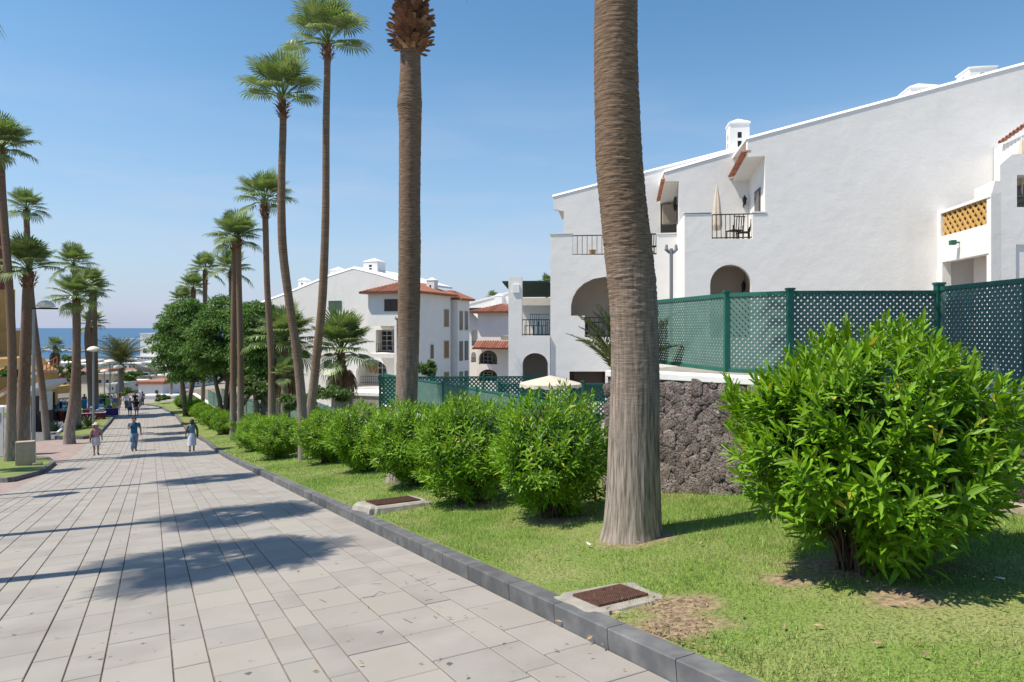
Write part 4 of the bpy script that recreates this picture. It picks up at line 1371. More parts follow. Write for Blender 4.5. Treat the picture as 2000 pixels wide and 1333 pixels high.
# middle wall, 3 m back
mb = MB()
PA.pprism(mb, [(1326, BOT), (1326, 354), (1299, 354), (1299, 337), (1462, 290), (1500, 279), (1500, BOT)], [], 3, 3.3)
mb.build("wall", M['white'], apt)
mb = MB(); q0, q1 = PA.sz(1297, 337, 3), PA.sz(1505, 277, 3)
roof_slab(PA, mb, [q0, q1], 3, 8); mb.build("roof", M['coping'], apt)
# side wall of the balcony recess, with its door
sR = PA.sz(1494, 305)[0]; zS0 = PA.sz(1475, 306)[1]; zF = PA.sz(1430, 467)[1]
sL0 = PA.sz(1460, 307)[0]
mb = MB(); PA.box(mb, sR, sR + .3, .302, 3.0, zF - .3, zS0 + .3); mb.build("wall", M['white'], apt)
mb = MB(); PA.box(mb, sR - .03, sR + .02, .75, 1.75, zF, zF + 2.1); dr = mb.build("door", M['brown'], apt)
mb = MB(); PA.box(mb, sR - .045, sR - .025, .85, 1.65, zF + .9, zF + 2.0); mb.build("pane", M['glass'], dr)
# left cheek of the balcony block and floor
s1337 = PA.sz(1337, 418)[0]; z418 = PA.sz(1337, 418)[1]
mb = MB(); PA.box(mb, s1337, s1337 + .25, .302, 3.0, -6, z418 - .002); mb.build("wall", M['white'], apt)
mb = MB(); PA.box(mb, s1337 + .26, sR, .302, 3.0, zF - .2, zF); mb.build("balcony_floor", M['cement'], apt)
# sloping soffit and its barrel tile eave
zB = EZ - (360 - 641) / FP * 29.5
mb = MB()
q = [PA.w(sL0, .31, zS0), PA.w(sR, .31, zS0), PA.w(sR, 3, zB), PA.w(sL0, 3, zB)]
mb.add(q + [v + Vector((0, 0, .12)) for v in q], [(0, 1, 2, 3), (7, 6, 5, 4), (0, 3, 7, 4), (1, 5, 6, 2), (0, 4, 5, 1), (3, 2, 6, 7)])
mb.build("soffit", M['white'], apt)


def eave(pl, s, k0, k1, z0, z1, n, root, out=-.22):
    for i in range(n):
        f = (i + .5) / n
        k = k0 + (k1 - k0) * f; z = z0 + (z1 - z0) * f
        mb = MB(); barrel(mb, pl.w(s + .10, k, z + .06), pl.w(s + out, k, z), abs(k1 - k0) / n * .46, 6)
        mb.build("tile", M['tile'], root, recalc=False)


eave(PA, sL0 + .02, -.02, 3.0, zS0 + .16, zB + .16, 15, apt)
railing(PA, 1391, 1469.5, 420, 467, .12, apt, 9)
# left wing, wall 6 m back
mb = MB()
PA.pprism(mb, [(1101, 560), (1101, 413), (1081, 409), (1080.4, 385), (1440, 291), (1440, 560)], [rect(1290, 1323, 384, 470)], 6, 6.3)
mb.build("wall", M['white'], apt)
mb = MB(); q0, q1 = PA.sz(1079, 385, 6), PA.sz(1445, 289.5, 6)
roof_slab(PA, mb, [q0, q1], 6, 13); mb.build("roof", M['coping'], apt)
PA.alcove(1290, 1323, 384, 470, 6, 1.5, "niche", M['white'], apt)
s_a = PA.sz(1299, 354, 3)[0]
eave(PA, s_a, 3.0, 5.9, PA.sz(1299, 352, 3)[1], PA.sz(1290, 396, 6)[1], 13, apt, -.15)
mb = MB(); z_ = PA.sz(1299, 355, 3)[1]; zz_ = PA.sz(1290, 398, 6)[1]; s_b = PA.sz(1326, 354, 3)[0]
q = [PA.w(s_a, 3.31, z_), PA.w(s_b, 3.31, z_), PA.w(s_b, 6, zz_), PA.w(s_a, 6, zz_)]
mb.add(q + [v + Vector((0, 0, .1)) for v in q], [(0, 1, 2, 3), (7, 6, 5, 4), (0, 3, 7, 4), (1, 5, 6, 2), (0, 4, 5, 1), (3, 2, 6, 7)])
mb.build("soffit", M['white'], apt)
# louvred box in the niche
mb = MB(); PA.pbox(mb, 1294, 1321, 400, 437, 5.75, 5.98); lv = mb.build("louvre_box", M['roomwall'], apt)
a, z1 = PA.sz(1294, 400, 5.75); b, z0 = PA.sz(1321, 437, 5.75)
mb = MB()
for A, B, off in slat_list(b - a, z1 - z0, .11, .05, .01):
    p = PA.w(a + A[0], 5.74 + off * .5, z0 + A[1]); q = PA.w(a + B[0], 5.74 + off * .5, z0 + B[1]); mb.bar(p, q, .05, .008, up=PA.e2)
mb.build("lattice", M['stone'], lv, kind="stuff", recalc=False)
# parapet wall of the left wing with the big arch
big_arch = [(1115, 617), (1115, 596), (1119, 580), (1127, 566), (1140, 554), (1158, 545), (1180, 541), (1215, 541), (1240, 546), (1258, 556), (1271, 569), (1279, 584), (1282, 598), (1282, 659), (1142, 659), (1142, 617)]
mb = MB()
PA.pprism(mb, [(1075, BOT), (1075, 458), (1118, 458), (1118, 498), (1283, 498), (1283, 458), (1327, 458), (1327, BOT)], [big_arch, rect(1112, 1182, 726, 800)], 3, 3.28)
mb.build("wall", M['white'], apt)
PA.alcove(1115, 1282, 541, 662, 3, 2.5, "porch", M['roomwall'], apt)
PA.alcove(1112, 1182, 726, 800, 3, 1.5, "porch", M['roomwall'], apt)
mb = MB(); PA.pbox(mb, 1120, 1176, 728, 800, 3.6, 3.66, 3); mb.build("garage_door", M['brown'], apt)
for x0, x1 in ((1073, 1119), (1282, 1327)):
    mb = MB(); a, z = PA.sz(x0, 458, 3); b, _ = PA.sz(x1, 458, 3); PA.box(mb, a, b, 2.97, 3.31, z, z + .05); mb.build("coping", M['coping'], apt)
s75 = PA.sz(1075, 458, 3); mb = MB(); PA.box(mb, s75[0], s75[0] + .25, 3.285, 6, -6, s75[1] - .01); mb.build("wall", M['white'], apt)
mb = MB(); a = PA.sz(1078, 498, 3); b = PA.sz(1326, 498, 3); PA.box(mb, a[0] + .2, b[0], 3.285, 6, a[1] - .2, a[1]); mb.build("balcony_floor", M['cement'], apt)
railing(PA, 1118, 1283, 461, 498, 3.12, apt, 17)
railing(PA, 1142, 1282, 621, 659, 3.12, apt, 15)
# window and lamp inside the big arch
window(PA, 1192, 1215, 592, 640, 5.72, apt, M['brown'])
# lowest wing with the pergola awning
mb = MB()
PA.pprism(mb, [(993, BOT), (993, 541), (1019, 541), (1019, 656), (1074, 656), (1074, BOT)], [arch(1020, 1070, 690, 712, 800)], 2.9, 3.2)
mb.build("wall", M['white'], apt)
PA.alcove(1020, 1070, 690, 800, 2.9, 2.0, "porch", M['roomwall'], apt)
mb = MB(); PA.pbox(mb, 1001, 1014, 556, 572, 2.84, 2.9); mb.build("pillar_block", M['coping'], apt)
railing(PA, 1020, 1073, 625, 656, 3.05, apt, 7)
mb = MB(); PA.pprism(mb, [(1000, 700), (1000, 582), (1080, 582), (1080, 700)], [], 7.5, 7.7); mb.build("wall", M['white'], apt)
mb = MB(); a, z = PA.sz(1020, 656, 2.9); b, _ = PA.sz(1074, 656, 2.9); PA.box(mb, a - 1, b, 3.205, 7.5, z - .2, z); mb.build("balcony_floor", M['cement'], apt)
mb = MB()
a, za = PA.sz(981, 552, 3.25); b, zb_ = PA.sz(1073, 553, 3.25); _, zc = PA.sz(1060, 580, 7)
q = [PA.w(a, 3.25, za), PA.w(b, 3.25, za), PA.w(b, 7.4, zc), PA.w(a, 7.4, zc)]
mb.add(q + [v + Vector((0, 0, .06)) for v in q], [(0, 1, 2, 3), (7, 6, 5, 4), (0, 3, 7, 4), (1, 5, 6, 2), (0, 4, 5, 1), (3, 2, 6, 7)])
mb.build("awning", M['darkcanvas'], apt)
# right hand bay: wall facing left with the ochre lattice, then its end wall
sB = PA.sz(1831, 585)[0]; K = -3.6
mb = MB()
PB = Pl(8, 27.0)
zt = 5.95; zb0 = -6


def side_wall(mb, s, th, pts, holes):
    """prism in the (k, z) plane at s, thickness th along e1"""
    loops = [pts] + holes
    tess = tessellate_polygon([[Vector((a, b, 0)) for a, b in lp] for lp in loops])
    flat = [p for lp in loops for p in lp]; n = len(flat)
    vs = [PA.w(s, k, z) for k, z in flat] + [PA.w(s + th, k, z) for k, z in flat]
    fs = [tuple(t) for t in tess] + [tuple(i + n for i in reversed(t)) for t in tess]
    o = 0
    for lp in loops:
        m = len(lp)
        for i in range(m):
            j = (i + 1) % m; fs.append((o + i, o + j, n + o + j, n + o + i))
        o += m
    mb.add(vs, fs)


def ksz(px, py, s):
    """k, z of the pixel on the side plane at s"""
    u, v = uv(px, py)
    # p = s e1 + (c+k) e2 ; p.x = u p.y
    e1, e2 = PA.e1, PA.e2
    kk = s * (u * e1.y - e1.x) / (e2.x - u * e2.y)
    D = s * e1.y + kk * e2.y
    return kk - PA.c, EZ - v * D


ltop = ksz(1935, 378, sB); l0 = ksz(1837, 463, sB); op0 = ksz(1846, 519, sB); op1 = ksz(1932, 486, sB)
zl_t = ltop[1]; zl_b = l0[1]; zo = (op0[1] + op1[1]) / 2
kf = ltop[0]
mb = MB()
side_wall(mb, sB, .3, [(0, -6), (0, zl_t), (kf, zl_t), (kf, -6)], [[(-.22, zl_b), (-.22, zl_t - .1), (kf + .02, zl_t - .1), (kf + .02, zl_b)], [(-.35, -1.5), (-.35, zo), (kf + .12, zo), (kf + .12, -1.5)]])
mb.build("wall", M['white'], apt)
mb = MB()
w_l = abs(kf) - .36
for A, B, off in slat_list(w_l, zl_t - .1 - zl_b, .34, .1, .05):
    p = PA.w(sB + .10 + off * 3, -.22 - A[0], zl_b + A[1]); q = PA.w(sB + .10 + off * 3, -.22 - B[0], zl_b + B[1])
    MB().bar(p, q, .085, .05, up=PA.e1).build("lattice_bar", M['ochre'], apt)
mb = MB(); PA.box(mb, sB + .302, sB + .36, kf + .31, -.05, zl_b - .1, zl_t - .05); mb.build("lattice_shade_panel", M['brown'], apt)  # added brown panel darkens the lattice holes in place of the shaded terrace
# room behind the opening
mb = MB()
q = [PA.w(sB + .3, -.15, -1.5), PA.w(sB + .3, kf + .05, -1.5), PA.w(sB + 3.2, kf + .05, -1.5), PA.w(sB + 3.2, -.15, -1.5)]
q += [Vector((v.x, v.y, zo + .25)) for v in q]
mb.add(q, [(0, 1, 2, 3), (7, 6, 5, 4), (3, 2, 6, 7), (1, 5, 6, 2), (0, 3, 7, 4)])
mb.build("porch", M['white'], apt, recalc=False)
mb = MB()
PA.pprism(mb, [(1937, 960), (1937, 376), (1943, 353), (1953, 353), (1953, 322), (1976, 302), (2090, 296), (2090, 960)], [rect(1986, 2080, 342, 405), rect(1984, 2080, 478, 960)], kf, kf + .3)
mb.build("wall", M['white'], apt)
PA.alcove(1986, 2080, 342, 405, kf, 2.0, "niche", M['white'], apt, marg=.1)
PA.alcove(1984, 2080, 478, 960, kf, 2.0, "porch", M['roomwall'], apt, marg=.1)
sT = PA.sz(1955, 300, -.6)[0]
zT0 = ksz(1955, 282, sT)
eave(PA, sT, zT0[0], zT0[0] - 2.6, zT0[1], zT0[1] + .35, 12, apt, -.10)
mb = MB(); PA.box(mb, sT + .06, sT + 2, -2.5, -.05, zl_t, zT0[1] - .02); mb.build("wall", M['white'], apt)
# closing walls and floor so that daylight enters only where the openings are
mb = MB(); PA.box(mb, PA.sz(1080, 500, 6)[0], 22, 12.9, 13.1, -6, 4.0); mb.build("wall", M['white'], apt)
chimney(PA, 1425, 1464, 230, 238, 305, 3.7, apt)
chimney(PA, 1777, 1832, 158, 167, 200, 7.0, apt, slots=False)
chimney(PA, 1893, 1947, 124, 129, 172, 5.2, apt, slots=True)


def wall_lamp(pl, px, py, k, h, label):
    a, z = pl.sz(px, py, k)
    p = pl.w(a, k, z)
    r = thing("wall_lantern", label, "wall lamp", p, "wall lanterns on the white apartments")
    mb = MB(); mb.bar(p, p - pl.e2 * .22 + Vector((0, 0, .12)), .03); mb.bar(p + Vector((0, 0, -.12)), p + Vector((0, 0, .1)), .07, .03); mb.build("bracket", M['iron'], r)
    c = p - pl.e2 * .24
    mb = MB(); mb.lathe((c.x, c.y, c.z - .05), [(.05, 0), (.09, .22), (.11, .24), (.03, .36), (.012, .42)], 8); mb.build("lantern", M['iron'], r)


wall_lamp(PA, 1452, 400, 2.98, .4, "black wall lantern on the upper balcony beside the closed parasol")
wall_lamp(PA, 1450, 566, 2.6, .4, "black wall lantern inside the small arch behind the green fence")
wall_lamp(PA, 1318, 412, 5.98, .4, "black wall lantern beside the louvred box on the left balcony")
p = PA.w(sB, *ksz(1874, 474, sB))
fl = thing("floodlight", "small green floodlight on the white wall under the ochre lattice", "floodlight", p)
mb = MB(); mb.bar(p, p - PA.e1 * .15, .05); mb.build("bracket", M['green'], fl)
mb = MB(); c = p - PA.e1 * .22; mb.frame(c, PA.e1, PA.e2, (0, 0, 1), -.09, .09, -.1, .1, -.08, .08); mb.build("head", M['green'], fl, bevel=.015)


def closed_parasol(p, h, label):
    r = thing("closed_parasol", label, "parasol", p, "closed parasols on the balconies")
    mb = MB(); mb.tube([p, p + Vector((0, 0, h + .08))], .022, 6); mb.build("pole", M['woodwhite'], r)
    mb = MB()
    n = 14
    prof = [(.13, .45), (.17, .62), (.15, 1.0), (.10, 1.6), (.03, h)]
    vs = []
    for rr, z in prof:
        for k in range(n):
            q = rr * (1 + .25 * (k % 2))
            vs.append((p.x + q * math.cos(2 * math.pi * k / n), p.y + q * math.sin(2 * math.pi * k / n), p.z + z * h / 2.1 if z != h else p.z + h))
    mb.add(vs, [(i * n + k, i * n + (k + 1) % n, (i + 1) * n + (k + 1) % n, (i + 1) * n + k) for i in range(len(prof) - 1) for k in range(n)])
    mb.build("canopy", M['canvas'], r)
    mb = MB(); mb.lathe(p, [(.22, 0), (.22, .06), (.05, .1)], 12); mb.build("foot", M['cement'], r)


a, z = PA.sz(1400, 467, .9); closed_parasol(PA.w(a, .9, zF), 2.2, "closed cream parasol on the upper balcony of the white apartments")
pq = PA.w(PA.sz(1996, 300, -2.6)[0], -2.6, zl_t); closed_parasol(pq, 1.9, "closed cream parasol at the right edge of the picture under the tiled eave")


def chair(p, label, m, rot=0, slat=True, group="balcony chairs"):
    r = thing("balcony_chair", label, "chair", p, group)
    Rm = Matrix.Rotation(rot, 3, 'Z')
    f = lambda x, y, z: p + Rm @ Vector((x, y, z))
    mb = MB(); q = [f(-.24, -.24, .42), f(.24, -.24, .42), f(.24, .24, .42), f(-.24, .24, .42)]
    mb.add(q + [v + Vector((0, 0, .035)) for v in q], [(0, 1, 2, 3), (7, 6, 5, 4), (0, 4, 5, 1), (1, 5, 6, 2), (2, 6, 7, 3), (3, 7, 4, 0)]); mb.build("seat", m, r)
    for x in (-.22, .22):
        for y in (-.22, .22):
            mb = MB(); mb.bar(f(x, y, 0), f(x, y * .95, .62 if y < 0 else .42), .035); mb.build("leg", m, r)
    mb = MB()
    for i in range(5): mb.bar(f(-.22 + .11 * i, -.24, .455), f(-.22 + .11 * i, -.30, .95), .05, .02)
    mb.bar(f(-.26, -.30, .96), f(.26, -.30, .96), .05, .03); mb.build("backrest", m, r)
    return r


for i, (px, k, lab) in enumerate([(1435, .95, "dark slatted chair on the upper balcony by the rail"), (1452, 1.5, "second dark chair on the upper balcony, nearer the door")]):
    a, _ = PA.sz(px, 467, k); chair(PA.w(a, k, zF), lab, M['black'], .3 + i)
zb3 = PA.sz(1200, 498, 3)[1]
a, _ = PA.sz(1272, 490, 3.9); chair(PA.w(a, 3.9, zb3), "dark slatted chair on the left balcony just right of the thick trunk", M['black'], .2)
zb4 = PA.sz(1040, 656, 2.9)[1]
for px, k, mm, lab in ((1038, 3.9, M['bluecloth'], "blue covered chair on the low balcony under the green awning"), (1056, 4.2, M['cyan'], "bright blue folding chair on the low balcony under the green awning")):
    a, _ = PA.sz(px, 650, k); chair(PA.w(a, k, zb4), lab, mm, .5)
# table in the big arch
a, zq = PA.sz(1168, 659, 4.2); p = PA.w(a, 4.2, PA.sz(1168, 662, 3)[1])
tb = thing("terrace_table", "dark slatted terrace table behind the rail in the big arch", "table", p)
mb = MB(); mb.frame(p, PA.e1, PA.e2, (0, 0, 1), -.6, .6, -.4, .4, .70, .74); mb.build("tabletop", M['black'], tb)
for sx_ in (-.5, .5):
    for sy_ in (-.32, .32):
        mb = MB(); mb.frame(p, PA.e1, PA.e2, (0, 0, 1), sx_ - .03, sx_ + .03, sy_ - .03, sy_ + .03, 0, .70); mb.build("leg", M['black'], tb)
# small terracotta pot on the left balcony
a, _ = PA.sz(1157, 495, 3.5); p = PA.w(a, 3.5, zb3)
mb = MB(); mb.lathe(p, [(.10, 0), (.16, .25), (.17, .28), (.13, .28), (.12, .22)], 12); tag(mb.build("flower_pot", M['orange'], loc=p, smooth=False), "round terracotta pot behind the rail of the left balcony", "flower pot")
# cream market parasol in the lower yard
pc = at(1075, 735, 19.5); r_ = thing("open_parasol", "open cream parasol with a scalloped edge behind the hedge", "parasol", (pc.x, pc.y, -1.5))
mb = MB(); mb.tube([(pc.x, pc.y, -1.5), (pc.x, pc.y, pc.z)], .03, 8); mb.build("pole", M['woodwhite'], r_)
n = 32; mb = MB(); vs = [(pc.x, pc.y, pc.z + .02)]
zed = EZ - (749 - 641) / FP * 19.5
for i, f in enumerate((.5, 1.0)):
    for k in range(n):
        a = 2 * math.pi * k / n; rr = .88 * f * (1 - .03 * math.cos(a * 8)); vs.append((pc.x + rr * math.cos(a), pc.y + rr * math.sin(a), pc.z + (zed - pc.z) * f ** 1.2))
for k in range(n):
    a = 2 * math.pi * k / n; vs.append((pc.x + .885 * math.cos(a), pc.y + .885 * math.sin(a), zed - .07 - .05 * abs(math.sin(a * 8))))
mb.add(vs, [(0, 1 + k, 1 + (k + 1) % n) for k in range(n)] + [(1 + i * n + k, 1 + (i + 1) * n + k, 1 + (i + 1) * n + (k + 1) % n, 1 + i * n + (k + 1) % n) for i in range(2) for k in range(n)])
mb.build("canopy", M['canvas'], r_)

# ---------- second white building, down the slope
PC = Pl(20, 51.8)
b2 = thing("apartment_building", "white gabled apartment building in the middle distance with a tiled front block and arched terrace", "building", PC.w(-15, 0, -4))
mb = MB()
PC.pprism(mb, [(500, 900), (500, 596), (560, 574), (640, 541), (690, 525), (735, 536), (800, 556), (800, 900)], [arch(695, 757, 702, 730, 757), rect(734, 770, 645, 690)], 0, .35)
mb.build("wall", M['white'], b2)
mb = MB()
q = [(500, 596), (560, 574), (640, 541), (690, 525), (735, 536), (796, 554)]
qq = [PC.sz(x, y) for x, y in q]
roof_slab(PC, mb, qq, 0, 9, .2); mb.build("roof", M['coping'], b2)
PC.alcove(695, 757, 702, 757, 0, 2.2, "porch", M['white'], b2)
PC.alcove(734, 770, 645, 690, 0, 1.4, "niche", M['white'], b2)
window(PC, 745, 767, 646, 686, 1.5, b2, nx=2, ny=4)
window(PC, 738, 756, 706, 745, 2.3, b2, nx=2, ny=3)
mb = MB(); PC.pbox(mb, 722, 735, 710, 728, 2.2, 2.4); mb.build("notice_board", M['ochre'], b2)
railing(PC, 735, 770, 672, 689, -.05, b2, 8)
railing(PC, 705, 747, 735, 750, -.05, b2, 10)
window(PC, 642, 667, 588, 605, -.02, b2, M['shutgreen'], M['shutgreen'], nx=2, ny=5)
# front block
s0 = PC.sz(719, 600, -2)[0]; s1 = PC.sz(814, 600, -2)[0]; zE = PC.sz(760, 571, -2)[1]; zMid = PC.sz(740, 637, -2)[1]
mb = MB(); PC.box(mb, s0, s1, -2, 4.5, zMid, zE); mb.build("wall", M['white'], b2)
mb = MB(); PC.box(mb, PC.sz(770, 600, -2)[0], s1 - .002, -1.99, 4.49, -9, zMid - .002); mb.build("wall", M['white'], b2)
mb = MB(); PC.box(mb, s0, PC.sz(770, 600, -2)[0] - .01, -2.0, -.02, zMid - 2.3 - .35, zMid - 2.3); mb.build("balcony_floor", M['white'], b2)
hip_roof(PC, s0 - .55, s1 + .55, -2.55, 4.9, zE, zE + 1.05, b2)
window(PC, 751, 778, 585, 608, -2.02, b2, M['brown'], M['brown'], nx=2, ny=1)


def side_window(pl, s, k0, k1, z0, z1, root, m):
    mb = MB(); pl.box(mb, s - .03, s + .04, k0, k1, z0, z1); w_ = mb.build("window", m, root)
    mb = MB(); pl.box(mb, s + .03, s + .05, k0 + .1, k1 - .1, z0 + .1, z1 - .1); mb.build("pane", M['glass'], w_)


for zc in (0, -2.8, -5.6):
    side_window(PC, s1, 3.1, 4.1, zE - 2.9 + zc, zE - 1.3 + zc, b2, M['ochre'])
for zc in (-2.8, -5.6):
    side_window(PC, s1, .3, 1.1, zE - 2.9 + zc, zE - 1.5 + zc, b2, M['woodwhite'])
# rear block stepping away on the right
s2 = s1 + .5
mb = MB(); PC.box(mb, s1 - 2.5, s2, 4.95, 7.6, -9, zE - .3); mb.build("wall", M['white'], b2)
hip_roof(PC, s1 - 3, s2 + .4, 4.93, 8.0, zE - .3, zE + .5, b2)
for k0 in (5.3, 6.5):
    for zc in (0, -2.8, -5.6): side_window(PC, s2, k0, k0 + .75, zE - 3.2 + zc, zE - 1.4 + zc, b2, M['ochre'] if (k0 + zc) > 5 else M['shutgreen'])
chimney(PC, 710, 737, 505, 510, 535, 1.2, b2)
chimney(PC, 645, 665, 522, 527, 545, 3, b2)
chimney(PC, 583, 597, 543, 547, 566, 5, b2)
chimney(PC, 738, 752, 528, 532, 545, 5, b2, slots=False)
chimney(PC, 833, 848, 543, 547, 580, 2, b2)
mb = MB(); a, z = PC.sz(680, 760, -.4); b, _ = PC.sz(800, 760, -.4); PC.box(mb, a, b, -3.0, -.2, z - .25, z); mb.build("terrace_slab", M['coping'], b2)
mb = MB(); PC.box(mb, a, b, -2.9, -.3, -12, z - .26); mb.build("terrace_wall", M['cement'], b2)

# ---------- third cluster between the two
PD = Pl(18, 74.3)
b3 = thing("apartment_building", "far white apartments with red tiled roofs and arched balconies between the two larger buildings", "building", PD.w(-8, 0, -6))
mb = MB()
PD.pprism(mb, [(868, 900), (868, 640), (890, 640), (890, 612), (915, 605), (945, 640), (945, 900)], [rect(893, 910, 646, 676), arch(893, 908, 688, 697, 708), arch(893, 908, 729, 736, 745), arch(920, 930, 688, 695, 708), rect(921, 931, 646, 676)], 0, .4)
mb.build("wall", M['white'], b3)
for x0, x1, y0, y1 in ((893, 910, 646, 676), (893, 908, 688, 708), (893, 908, 729, 745), (920, 930, 688, 708), (921, 931, 646, 676)):
    PD.alcove(x0, x1, y0, y1, 0, 1.2, "niche", M['roomwall'], b3)
    window(PD, x0, x1, y0 + 3, y1, 1.0, b3, M['woodwhite'], nx=2, ny=2)
    railing(PD, x0, x1, y1 - 9, y1, .1, b3, 5)
mb = MB()
PD.pprism(mb, [(933, 900), (933, 610), (1010, 610), (1010, 900)], [arch(935, 971, 685, 700, 712), arch(935, 971, 722, 735, 745)], -2, -1.6)
mb.build("wall", M['white'], b3)
s0 = PD.sz(933, 610, -2)[0]; s1 = PD.sz(1010, 610, -2)[0]; z6 = PD.sz(960, 610, -2)[1]
hip_roof(PD, s0 - .9, s1 + .5, -2.8, 6, z6, z6 + .95, b3, pitch=.3)
zt_ = PD.sz(960, 680, -2)[1]
mb = MB()
q = [PD.w(s0 - .1, -3.6, zt_), PD.w(s1, -3.6, zt_), PD.w(s1, -2.01, zt_ + .75), PD.w(s0 + .8, -2.01, zt_ + .75)]
mb.add(q + [v - Vector((0, 0, .12)) for v in q], [(0, 1, 2, 3), (7, 6, 5, 4), (0, 3, 7, 4), (1, 5, 6, 2), (0, 4, 5, 1), (3, 2, 6, 7)])
aw = mb.build("awning_roof", M['tile'], b3)
mb = MB()
for i in range(16):
    s = s0 + .1 + (s1 - s0) * i / 16; barrel(mb, PD.w(s, -3.65, zt_), PD.w(s + .0, -2.0, zt_ + .76), .12, 4)
mb.build("tile_rows", M['tile'], aw, kind="stuff", recalc=False)
for y0, y1 in ((685, 712), (722, 745)):
    PD.alcove(935, 971, y0, y1, -2, 1.6, "niche", M['roomwall'] if y0 < 700 else M['orange'], b3)
    window(PD, 944, 962, y0 + 4, y1, -.6, b3, M['woodwhite'], nx=2, ny=3)
    railing(PD, 935, 971, y1 - 9, y1, -1.8, b3, 9)
mb = MB()
qq = [PD.sz(x, y, 14) for x, y in ((880, 604), (990, 574), (1075, 560))]
PD.prism(mb, qq + [(qq[-1][0], -8), (qq[0][0], -8)], [], 14, 14.4); mb.build("wall", M['white'], b3)
mb = MB(); PD.prism(mb, qq + [(a, b + .2) for a, b in reversed(qq)], [], 13.9, 24); mb.build("roof", M['coping'], b3)
chimney(PD, 966, 980, 574, 578, 592, 13, b3, slots=False)
mb = MB(); PD.box(mb, PD.sz(868, 640)[0], s1, .41, 13.9, -10, z6 - 1.6); mb.build("wall", M['white'], b3)
# dark green roof terrace
mb = MB(); PD.pbox(mb, 892, 940, 602, 607, -1, 3); mb.build("awning", M['darkcanvas'], b3)


# ---------- left side: orange shop building with ramp
PE = Pl(-28, 0.0)   # only used for its directions


def prism_y(mb, pts, y0, y1):
    """outline given as (px,py) at depth y1, extruded straight forward to y0"""
    b = [at(px, py, y1) for px, py in pts]
    a = [Vector((p.x, y0, p.z)) for p in b]
    n = len(a)
    tess = tessellate_polygon([[Vector((p.x, p.z, 0)) for p in a]])
    mb.add(a + b, [tuple(t) for t in tess] + [tuple(i + n for i in reversed(t)) for t in tess] + [(i, (i + 1) % n, n + (i + 1) % n, n + i) for i in range(n)])


orb = thing("shop_building", "orange rendered shop building at the left edge with a ramp and red railing", "building", (at(20, 800, 52).x, 52, zr(62)))
mb = MB(); prism_y(mb, [(-160, 880), (-160, 566), (30, 566), (30, 646), (42, 646), (42, 880)], 56, 72); mb.build("wall", M['orange'], orb)
mb = MB(); prism_y(mb, [(-60, 566), (-60, 262), (10, 262), (10, 566)], 57, 62); mb.build("tower", M['darkred'], orb)
mb = MB(); prism_y(mb, [(42, 850), (42, 690), (64, 690), (84, 697), (96, 712), (112, 722), (112, 850)], 60, 70); mb.build("wall", M['orange'], orb)
mb = MB(); prism_y(mb, [(-80, 905), (-80, 838), (0, 796), (113, 727), (113, 790), (60, 800), (60, 905)], 50, 52); mb.build("ramp", M['orange'], orb)
mb = MB(); prism_y(mb, [(-80, 842), (0, 800), (115, 727), (115, 722), (0, 791), (-80, 833)], 49.8, 52.2); mb.build("coping", M['cream'], orb)
for x0, x1 in ((66, 86), (90, 108)):
    mb = MB(); prism_y(mb, [(x0, 850), (x0, 770), (x1, 766), (x1, 850)], 49.7, 49.95); mb.build("shop_shade_panel", M['black'], orb)  # solid black panels paint the shade inside the shop openings
# railing along the ramp
mb = MB()
for f in np.linspace(0, 1, 17):
    px = 0 + 112 * f; py = 791 + (722 - 791) * f
    p = at(px, py, 50.5); mb.bar(p, p + Vector((0, 0, .95)), .05)
for h in (.5, .95): mb.bar(at(0, 791, 50.5) + Vector((0, 0, h)), at(112, 722, 50.5) + Vector((0, 0, h)), .06)
mb.build("railing", M['terr'], orb)
mb = MB(); prism_y(mb, [(84, 772), (84, 762), (130, 738), (132, 746)], 47, 49.6); mb.build("awning", M['whitecloth'], orb)
mb = MB(); prism_y(mb, [(96, 800), (96, 768), (103, 764), (103, 800)], 48, 49); mb.build("display_panel", M['whitecloth'], orb)

kio = thing("kiosk", "small yellow kiosk with a pale sign board beyond the shop entrance", "kiosk", onground(126, 66))
mb = MB(); prism_y(mb, [(113, 806), (113, 752), (140, 752), (140, 806)], 66, 69); mb.build("wall", M['ochre'], kio)
mb = MB(); prism_y(mb, [(113, 778), (113, 770), (138, 768), (138, 776)], 65.8, 65.98); mb.build("sign", M['pale'], kio)
mb = MB(); prism_y(mb, [(108, 800), (108, 787), (144, 784), (146, 790)], 64.5, 66); mb.build("counter_awning", M['cream'], kio)

cabs = thing("utility_cabinet", "grey white utility cabinet behind the leaning palm trunk at the left edge", "cabinet", onground(10, 35))
c0 = onground(10, 35)
for x0, x1, nm in ((-30, 7, "cabinet_body"), (8, 22, "cabinet_body"), (24, 40, "cabinet_body")):
    mb = MB(); a = at(x0, 795, 35); b = at(x1, 795, 35); mb.box(a.x, b.x, 35, 35.8, c0.z - .05, a.z - (.04 if x0 == 8 else 0)); mb.build(nm, M['cab'], cabs, bevel=.02)
mb = MB(); a = at(10, 806, 35); mb.box(a.x - .08, a.x + .14, 34.985, 34.998, a.z - .18, a.z); mb.build("badge", M['limecloth'], cabs)
mb = MB(); a = at(-2, 806, 35); mb.box(a.x - .1, a.x + .1, 34.985, 34.998, a.z - .5, a.z); mb.build("vent", M['steel'], cabs)

